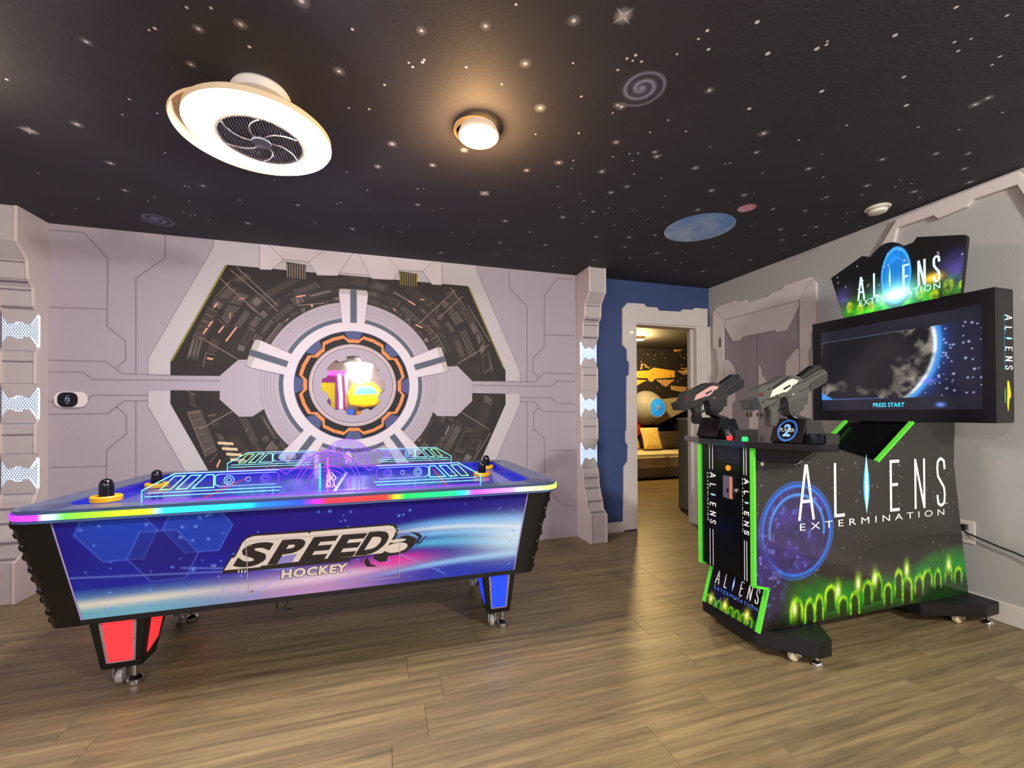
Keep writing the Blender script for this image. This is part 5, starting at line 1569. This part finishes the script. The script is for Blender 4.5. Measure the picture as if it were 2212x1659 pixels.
# ================================================================== CEILING AND WALL FIXTURES
def ceiling_fan(x, y, label):
    t = thing('ceiling_fan', (x, y, ZC), label, 'ceiling fan', 'ring-lit ceiling fans')
    W_ = mat('fan_white', (226, 216, 206), .4)
    b = lambda prof, n, m, p=t, **k: MB().lathe(prof, (0, 0, 0), 'Z', 64, **k).build(n, m, p, smooth=True, local=True)
    b([(0, 0), (.098, 0), (.105, -.012), (.100, -.038), (.085, -.045), (0, -.045)], 'canopy', W_)
    for g in (.6, 2.2, 3.9):
        MB().lathe([(.004, 0), (.004, .006), (0, .007)], (.1 * math.cos(g), .1 * math.sin(g), -.02), 'Z', 8).build('screw', CHROME, t, local=True)
    b([(0, -.045), (.035, -.045), (.035, -.075), (.06, -.09), (0, -.09)], 'motor', W_)
    MB().lathe([(.06, -.088), (.18, -.108), (.255, -.138), (.272, -.152), (.268, -.160), (.24, -.156), (.17, -.130), (.06, -.10)], (-.05, .06, 0), 'Z', 64, close=True).build('shade', mat('fan_shade', (226, 196, 150), .5), t, smooth=True, local=True)
    b([(.150, -.200), (.150, -.160), (.245, -.150), (.256, -.160), (.257, -.182), (.250, -.184), (.246, -.166), (.160, -.174), (.158, -.200)], 'light_housing', mat('housing_cream', (230, 205, 165), .5), close=True)
    b([(.158, -.196), (.172, -.203), (.232, -.203), (.250, -.190), (.252, -.184), (.240, -.176), (.165, -.180)], 'ring_light', mat('ring_glow', (255, 250, 240), .5, emit=(250, 248, 255), strength=120.), close=True)
    b([(.140, -.150), (.153, -.160), (.153, -.196), (.147, -.200), (.140, -.19)], 'grille_rim', mat('grille_rim', (196, 188, 180), .4), close=True)
    gr = MB(); GRM = mat('grille_grey', (128, 127, 132), .45)
    k = -13
    for k in range(-13, 14):
        xx = k * .0105; h = math.sqrt(max(.146 ** 2 - xx * xx, 0))
        if h > .01: gr.box(xx - .0022, xx + .0022, -h, h, -.197, -.190)
    g_ = gr.build('grille', GRM, t, local=True)
    rb = MB()
    for k in range(6):
        a = k * PI / 3; pts = []
        for i in range(9):
            r = .03 + .113 * i / 8; q = a + .7 * (i / 8) ** 1.3; pts.append((r * math.cos(q), r * math.sin(q), -.200))
        rb.tube(pts, .003, 6)
    rb.build('grille_rib', mat('grille_rib', (206, 194, 186), .4), g_, local=True)
    b([(0, -.194), (.030, -.194), (.036, -.200), (.034, -.207), (0, -.209)], 'hub', GRM)
    fb = MB()
    for k in range(5):
        a = k * 2 * PI / 5; d = Vector((math.cos(a), math.sin(a), 0)); n = Vector((-d.y, d.x, 0))
        fb.hexa([d * .02 - n * .01 + Vector((0, 0, -.16)), d * .125 - n * .035 + Vector((0, 0, -.165)), d * .125 + n * .035 + Vector((0, 0, -.150)), d * .02 + n * .012 + Vector((0, 0, -.15))],
                [d * .02 - n * .01 + Vector((0, 0, -.157)), d * .125 - n * .035 + Vector((0, 0, -.162)), d * .125 + n * .035 + Vector((0, 0, -.147)), d * .02 + n * .012 + Vector((0, 0, -.147))])
    fb.build('fan_blades', mat('fan_blade', (90, 88, 92), .5), t, local=True)
    return t


ceiling_fan(-.468, 1.89, 'round enclosed ceiling fan with a bright white light ring under the starry ceiling')
ceiling_fan(-.55, -3.2, 'round enclosed ceiling fan with a light ring near the racing cabinet')
def downlight(x, y, label, s=1., col=(255, 190, 110)):
    t = thing('ceiling_light', (x, y, ZC), label, 'ceiling light', 'small warm ceiling lights')
    b = lambda prof, n, m: MB().lathe(prof, (0, 0, 0), 'Z', 40).build(n, m, t, smooth=True, local=True)
    b([(.105 * s, 0), (.105 * s, -.008), (.092 * s, -.016), (.092 * s, -.0), (0, 0)], 'base_plate', mat('downlight_brass', (226, 176, 96), .4))
    MB().lathe([(.088 * s, -.012), (.100 * s, -.040), (.096 * s, -.048), (.084 * s, -.050), (.084 * s, -.014)], (.012 * s, -.03 * s, 0), 'Z', 40, close=True).build('trim_ring', mat('downlight_ring', (232, 206, 178), .4), t, smooth=True, local=True)
    MB().lathe([(.084 * s, -.030), (.080 * s, -.052), (.05 * s, -.058), (0, -.060)], (.012 * s, -.03 * s, 0), 'Z', 40).build('diffuser', mat('downlight_glow', (255, 225, 170), .5, emit=(255, 214, 140), strength=7.), t, smooth=True, local=True)
    return t


downlight(.395, 1.87, 'small round ceiling light glowing warm orange beside the ring-lit fan', .92)
downlight(-2.0, -1.1, 'small round warm ceiling light over the rear left of the room')
downlight(-1.61, 1.96, 'small round warm ceiling light over the aisle in front of the air hockey table')
downlight(1.9, -1.2, 'small round warm ceiling light over the rear right of the room')
downlight(4.16, 6.29, 'small round amber ceiling light in the bedroom beyond the doorway', .9)
p = onZ(1896, 448, ZC)
sd = thing('smoke_detector', (p.x, p.y, ZC), 'white round smoke detector on the ceiling above the game machine', 'smoke detector')
SMW = mat('detector_white', (236, 230, 212), .4)
MB().lathe([(0, 0), (.062, 0), (.066, -.006), (.062, -.012), (0, -.012)], (0, 0, 0), 'Z', 40).build('base', SMW, sd, smooth=True, local=True)
MB().lathe([(.050, -.012), (.050, -.022), (.045, -.034), (.03, -.040), (0, -.041)], (0, 0, 0), 'Z', 40).build('cover', SMW, sd, smooth=True, local=True)
MB().lathe([(.0515, -.016), (.0515, -.021)], (0, 0, 0), 'Z', 40).build('vent_slot', mat('vent_grey', (120, 116, 108), .6), sd, local=True)

tq = thing('thermostat', (-2.027, YA, 1.256), 'white pill-shaped thermostat with a round black display on the mural wall', 'thermostat')
sq = lambda w, h, r, y: [(x, y, z) for x, z in rrect(-w, w, -h, h, r, 6)]
MB().prism(sq(.089, .053, .045, -.0005), (0, -.020, 0)).build('plate', mat('thermo_white', (232, 222, 220), .35), tq, local=True, bevel=.004)
MB().prism([(x - .012, y, z) for x, y, z in sq(.054, .049, .038, -.0205)], (0, -.006, 0)).build('display', mat('thermo_black', (8, 9, 20), .1), tq, local=True, bevel=.002)
tt = MB(); text_quad(tt, '72', [(-.026, -.0272, -.011), (.002, -.0272, -.011), (.002, -.0272, .011), (-.026, -.0272, .011)])
for za, zb in ((-.024, -.021), (.022, .0245)): tt.mark().poly([(-.020, -.0272, za), (-.004, -.0272, za), (-.004, -.0272, zb), (-.020, -.0272, zb)])
tt.pieces('display_digits', mat('thermo_digit', (170, 190, 215), .4, emit=(150, 175, 210), strength=.5), tq, local=True)

ou = thing('wall_outlet', (XB, 1.585, .457), 'white wall socket plate low on the right wall behind the game machine', 'outlet')
OW = mat('outlet_white', (232, 224, 208), .4)
MB().box(-.008, -.0005, -.042, .042, -.066, .066).build('plate', OW, ou, local=True, bevel=.003)
for z in (-.026, .026): MB().box(-.011, -.007, -.018, .018, z - .016, z + .016).build('socket', mat('outlet_cream', (216, 208, 192), .4), ou, local=True, bevel=.002)
cd_ = MB(); pts = [(XB - .03, 1.585, .487), (XB - .05, 1.58, .475), (XB - .05, 1.55, .455)]
for px, py in ((2093, 1153), (2125, 1167), (2160, 1182), (2190, 1193), (2212, 1203)):
    q = onX(px, py, XB - .02); pts.append(tuple(q))
q = Vector(pts[-1]); pts += [(XB - .02, q.y - .12, q.z - .07), (XB - .02, q.y - .30, q.z - .16), (XB - .02, q.y - .5, .02), (XB - .02, q.y - .9, .006)]
pc = thing('power_cord', (XB - .02, 1.3, .4), 'black power cord running along the right wall from the socket', 'cord')
cd_.tube(pts, .0045, 8).build('cable', MATTE, pc, smooth=True)
MB().box(XB - .045, XB - .0115, 1.572, 1.598, .470, .500).build('plug', MATTE, pc, bevel=.003)
mc = thing('machine_cord', (2.98, 1.5, .01), 'black cord looped on the floor under the rear foot of the game machine', 'cord')
lp = [onZ(x, y, .008) for x, y in ((2078, 1312), (2040, 1318), (2032, 1325), (2045, 1336), (2070, 1338), (2090, 1330))]
MB().tube([(3.02, 1.56, .008)] + lp, .006, 8).build('cable', MATTE, mc, smooth=True)

# ================================================================== BEDROOM BEYOND THE DOORWAY
cb2 = thing('bedroom_cabinet', (3.45, 4.08, 0), 'grey half-height cabinet just inside the bedroom doorway', 'cabinet')
CG = mat('cabinet_grey', (120, 118, 100), .6)
MB().box(3.345, 3.75, 3.935, 4.23, .02, 1.06).build('body', CG, cb2)
MB().box(3.33, 3.77, 3.925, 4.24, 1.06, 1.085).build('top', mat('cabinet_top', (170, 165, 145), .5), cb2, bevel=.003)
MB().box(3.36, 3.74, 3.95, 4.22, .0, .02).build('plinth', MATTE, cb2)
bd = thing('bed', (4.8, 6.6, 0), 'bed with pale bedspread and grey striped fabric base in the bedroom', 'bed')
BS = mat('bed_base', (150, 148, 142), .8); SHEET = mat('bed_sheet', (226, 214, 186), .8, noise=.12, nscale=10)
MB().box(3.55, 5.75, 6.22, 7.22, .03, .20).build('base', BS, bd, bevel=.01)
for k in range(5): MB().box(3.80 + k * .42, 3.806 + k * .42, 6.214, 6.222, .04, .20).build('base_seam', mat('bed_seam', (110, 108, 104), .8), bd)
MB().box(3.52, 5.78, 6.16, 7.25, .20, .43).build('mattress', SHEET, bd, bevel=.05, smooth=True)
for x in (4.62, 5.2): MB().box(x, x + .10, 6.156, 7.2, .20, .433).build('bedspread_stripe', mat('bed_stripe', (84, 80, 74), .8), bd, bevel=.048)
for x in (3.6, 5.7):
    for y in (6.3, 7.15): MB().box(x - .03, x + .03, y - .03, y + .03, 0, .03).build('foot', MATTE, bd)


def pillow(x, y, z, w, h, d, m, label, rz=0., tilt=-.35):
    mb = MB(); n = 14
    V = []
    for i in range(n + 1):
        for j in range(n + 1):
            u, v = i / n * 2 - 1, j / n * 2 - 1
            t = max(0, (1 - u ** 4) * (1 - v ** 4)) ** .5
            V.append((u, v, t))
    off = (n + 1) ** 2
    for s in (1, -1): mb.v += [(u * w / 2 * (1 - .08 * (1 - abs(v)) * abs(u)), s * t * d / 2, v * h / 2) for u, v, t in V]
    for i in range(n):
        for j in range(n):
            a = i * (n + 1) + j; q = (a, a + 1, a + n + 2, a + n + 1)
            mb.f.append(q); mb.f.append(tuple(off + k for k in q[::-1]))
    mb.c = [(1, 1, 1)] * len(mb.v); mb.a = [1.] * len(mb.v)
    o = mb.build('pillow', m, None, smooth=True); o.location = (x, y, z); o.rotation_euler = (tilt, 0, rz)
    tag(o, label, 'pillow', 'pillows on the bed')


PY = mat('pillow_cream', (232, 196, 110), .8, noise=.25, nscale=14)
pillow(4.47, 7.02, .635, .36, .36, .12, PY, 'cream pillow leaning behind another cream pillow on the bed', .15)
pillow(4.83, 6.88, .66, .40, .42, .13, mat('pillow_gold', (236, 204, 120), .8, noise=.45, nscale=18), 'patterned golden pillow standing up on the bed')
pillow(5.32, 6.96, .62, .50, .34, .13, mat('pillow_dark', (58, 48, 40), .8, noise=1.6, nscale=16), 'dark patterned pillow leaning beside the golden pillow on the bed')
hp = thing('headboard_pod', (4.98, 7.28, 1.24), 'grey round wall pod with a glowing blue round window above the bed', 'wall decor')
PG = mat('pod_grey', (150, 150, 150), .6, noise=.25, nscale=5)
mb = MB(); mb.lathe([(0, -.34), (.12, -.325), (.22, -.27), (.30, -.18), (.335, -.08), (.34, 0)], (0, 0, 0), 'Y', 40)
mb.build('shell', PG, hp, smooth=True, local=True)
MB().lathe([(.175, -.315), (.20, -.30), (.205, -.275), (.165, -.29)], (.05, -.015, 0), 'Y', 40, close=True).build('window_rim', mat('pod_rim', (160, 165, 165), .4), hp, smooth=True, local=True)
MB().lathe([(0, -.338), (.10, -.33), (.175, -.305)], (.05, -.015, 0), 'Y', 40).build('window', mat('pod_blue', (40, 130, 190), .25, emit=(20, 130, 210), strength=.7), hp, smooth=True, local=True)
for k in range(4):
    g = k * PI / 4; d = Vector((math.cos(g), 0, math.sin(g)))
    MB().tube([Vector((.05, -.352, 0)) - d * .17 + Vector((0, .035, 0)), Vector((.05, -.357, 0)), Vector((.05, -.352, 0)) + d * .17 + Vector((0, .035, 0))], .008, 6).build('window_bar', MATS['pod_rim'], hp, local=True)
MB().hexa([(.2, -.10, -.34), (1.15, -.06, .05), (1.15, 0, .05), (.2, 0, -.34)], [(.25, -.10, .16), (1.15, -.06, .26), (1.15, 0, .26), (.25, 0, .16)]).build('side_fairing', mat('pod_pale', (186, 176, 150), .6), hp, local=True)
MB().lathe([(0, -.06), (.18, -.05), (.26, -.02), (.27, 0)], (-.34, 0, -.36), 'Y', 30).build('red_dome', mat('pod_red', (205, 60, 24), .6), hp, smooth=True, local=True)
# generic gold and cream shapes painted on the dark bedroom wall
bm_ = thing('bedroom_mural', (4.9, 7.3, 0), 'dark space mural with gold angular shapes on the bedroom wall', 'mural')
GOLD = mat('mural_gold', (236, 188, 70), .7, noise=.3, nscale=20); TAN = mat('mural_tan', (206, 160, 110), .7)
Bw = lambda px, py, o=.0015: onY(px, py, 7.3 - o)
for pts, m in (([(1370, 802), (1402, 800), (1412, 794), (1458, 801), (1458, 815), (1415, 818), (1410, 824), (1403, 824), (1399, 817), (1370, 816)], GOLD),
               ([(1370, 820), (1398, 821), (1388, 826), (1370, 836)], GOLD), ([(1416, 820), (1458, 820), (1438, 836)], TAN), ([(1448, 833), (1484, 836), (1480, 848), (1450, 842)], TAN),
               ([(1462, 800), (1474, 801), (1482, 798), (1492, 801), (1498, 804), (1486, 806), (1478, 810), (1470, 806)], TAN),
               ([(1470, 795), (1495, 795), (1495, 797), (1470, 797)], TAN), ([(1383, 798), (1385, 785), (1394, 787), (1404, 796), (1400, 796), (1393, 789), (1388, 788), (1387, 798)], TAN)):
    MB().poly([Bw(*p) for p in pts]).build('painted_shape', m, bm_)
gl = MB()
for ln in ([(1454, 744), (1500, 732)], [(1454, 748), (1457, 758), (1484, 752), (1501, 776)]):
    P = [(p.x, p.z) for p in (Bw(*q) for q in ln)]
    gl.mark().strokes([P], .035 if len(ln) > 2 else .06, lambda x, z: (x, 7.298, z))
gl.pieces('painted_outline', mat('mural_peach', (226, 156, 92), .7), bm_)
random.seed(3); bs = MB()
for _ in range(70):
    x, z = random.uniform(3.6, 6.1), random.uniform(1.5, 2.4); r = random.uniform(.006, .014)
    bs.poly([(x + r * math.cos(g), 7.2985, z + r * math.sin(g)) for g in [PI / 4 * k for k in range(8)]])
bs.build('painted_stars', mat('bed_star', (190, 180, 160), .8), bm_, kind='stuff')

# ================================================================== BEHIND THE VIEWPOINT (seen in the mirror)
rc_ = thing('racing_cabinet', (-.45, -3.35, 0), 'yellow racing game cabinet with a lit screen at the rear of the room', 'arcade machine')
YEL = mat('cabinet_yellow', (240, 186, 10), .35, emit=(240, 180, 0), strength=.15)
MB().box(-.80, -.12, -3.75, -3.05, .0, .42).build('base', MATTE, rc_)
MB().prism([(x, -3.70, z) for x, z in ((-.80, 1.35), (-.84, 1.62), (-.68, 1.86), (-.30, 1.90), (-.08, 1.72), (-.06, 1.50), (-.20, 1.33), (-.48, 1.30))], (0, .42, 0)).build('hood', YEL, rc_, bevel=.03)
MB().prism([(x, -3.279, z) for x, z in ((-.68, 1.60), (-.60, 1.78), (-.28, 1.78), (-.16, 1.62))], (0, .01, 0)).build('screen', mat('race_screen', (60, 150, 230), .2, emit=(90, 170, 240), strength=1.2), rc_)
MB().box(-.60, -.16, -3.70, -3.32, .42, 1.33).build('column', mat('race_dark', (30, 30, 38), .4), rc_)
MB().box(-.62, -.46, -3.31, -3.24, .40, 1.20).build('side_trim', mat('race_orange', (226, 150, 30), .4), rc_)
MB().box(-.80, -.70, -3.30, -3.22, .42, 1.25).build('side_trim', mat('race_blue', (20, 110, 230), .4, emit=(10, 90, 230), strength=.4), rc_)
sr_ = thing('prize_cabinet', (-.95, -2.0, 0), 'purple lit game cabinet with yellow panel and white light tube by the rear', 'arcade machine')
MB().box(-1.50, -.75, -2.4, -1.75, .0, 1.98).build('body', mat('prize_purple', (120, 34, 96), .35, emit=(150, 20, 110), strength=.25), sr_, bevel=.02)
MB().box(-1.45, -.93, -1.75, -1.735, .85, 1.75).build('front_panel', mat('prize_yellow', (214, 190, 30), .4, emit=(210, 180, 10), strength=.2), sr_)
MB().lathe([(0, -.01), (.16, -.008), (.17, 0)], (-1.17, -1.733, 1.35), 'Y', 28).build('front_disc', mat('prize_violet', (120, 50, 150), .4), sr_)
MB().tube([(-.82, -1.73, .35), (-.82, -1.73, 1.5), (-.85, -1.73, 1.92)], .02, 10).build('light_tube', mat('tube_glow', (255, 230, 250), .4, emit=(255, 215, 250), strength=6.), sr_)
MB().box(-1.51, -.73, -1.76, -1.72, 1.90, 1.98).build('top_light', mat('tube_pink', (255, 90, 220), .4, emit=(255, 60, 210), strength=1.5), sr_)
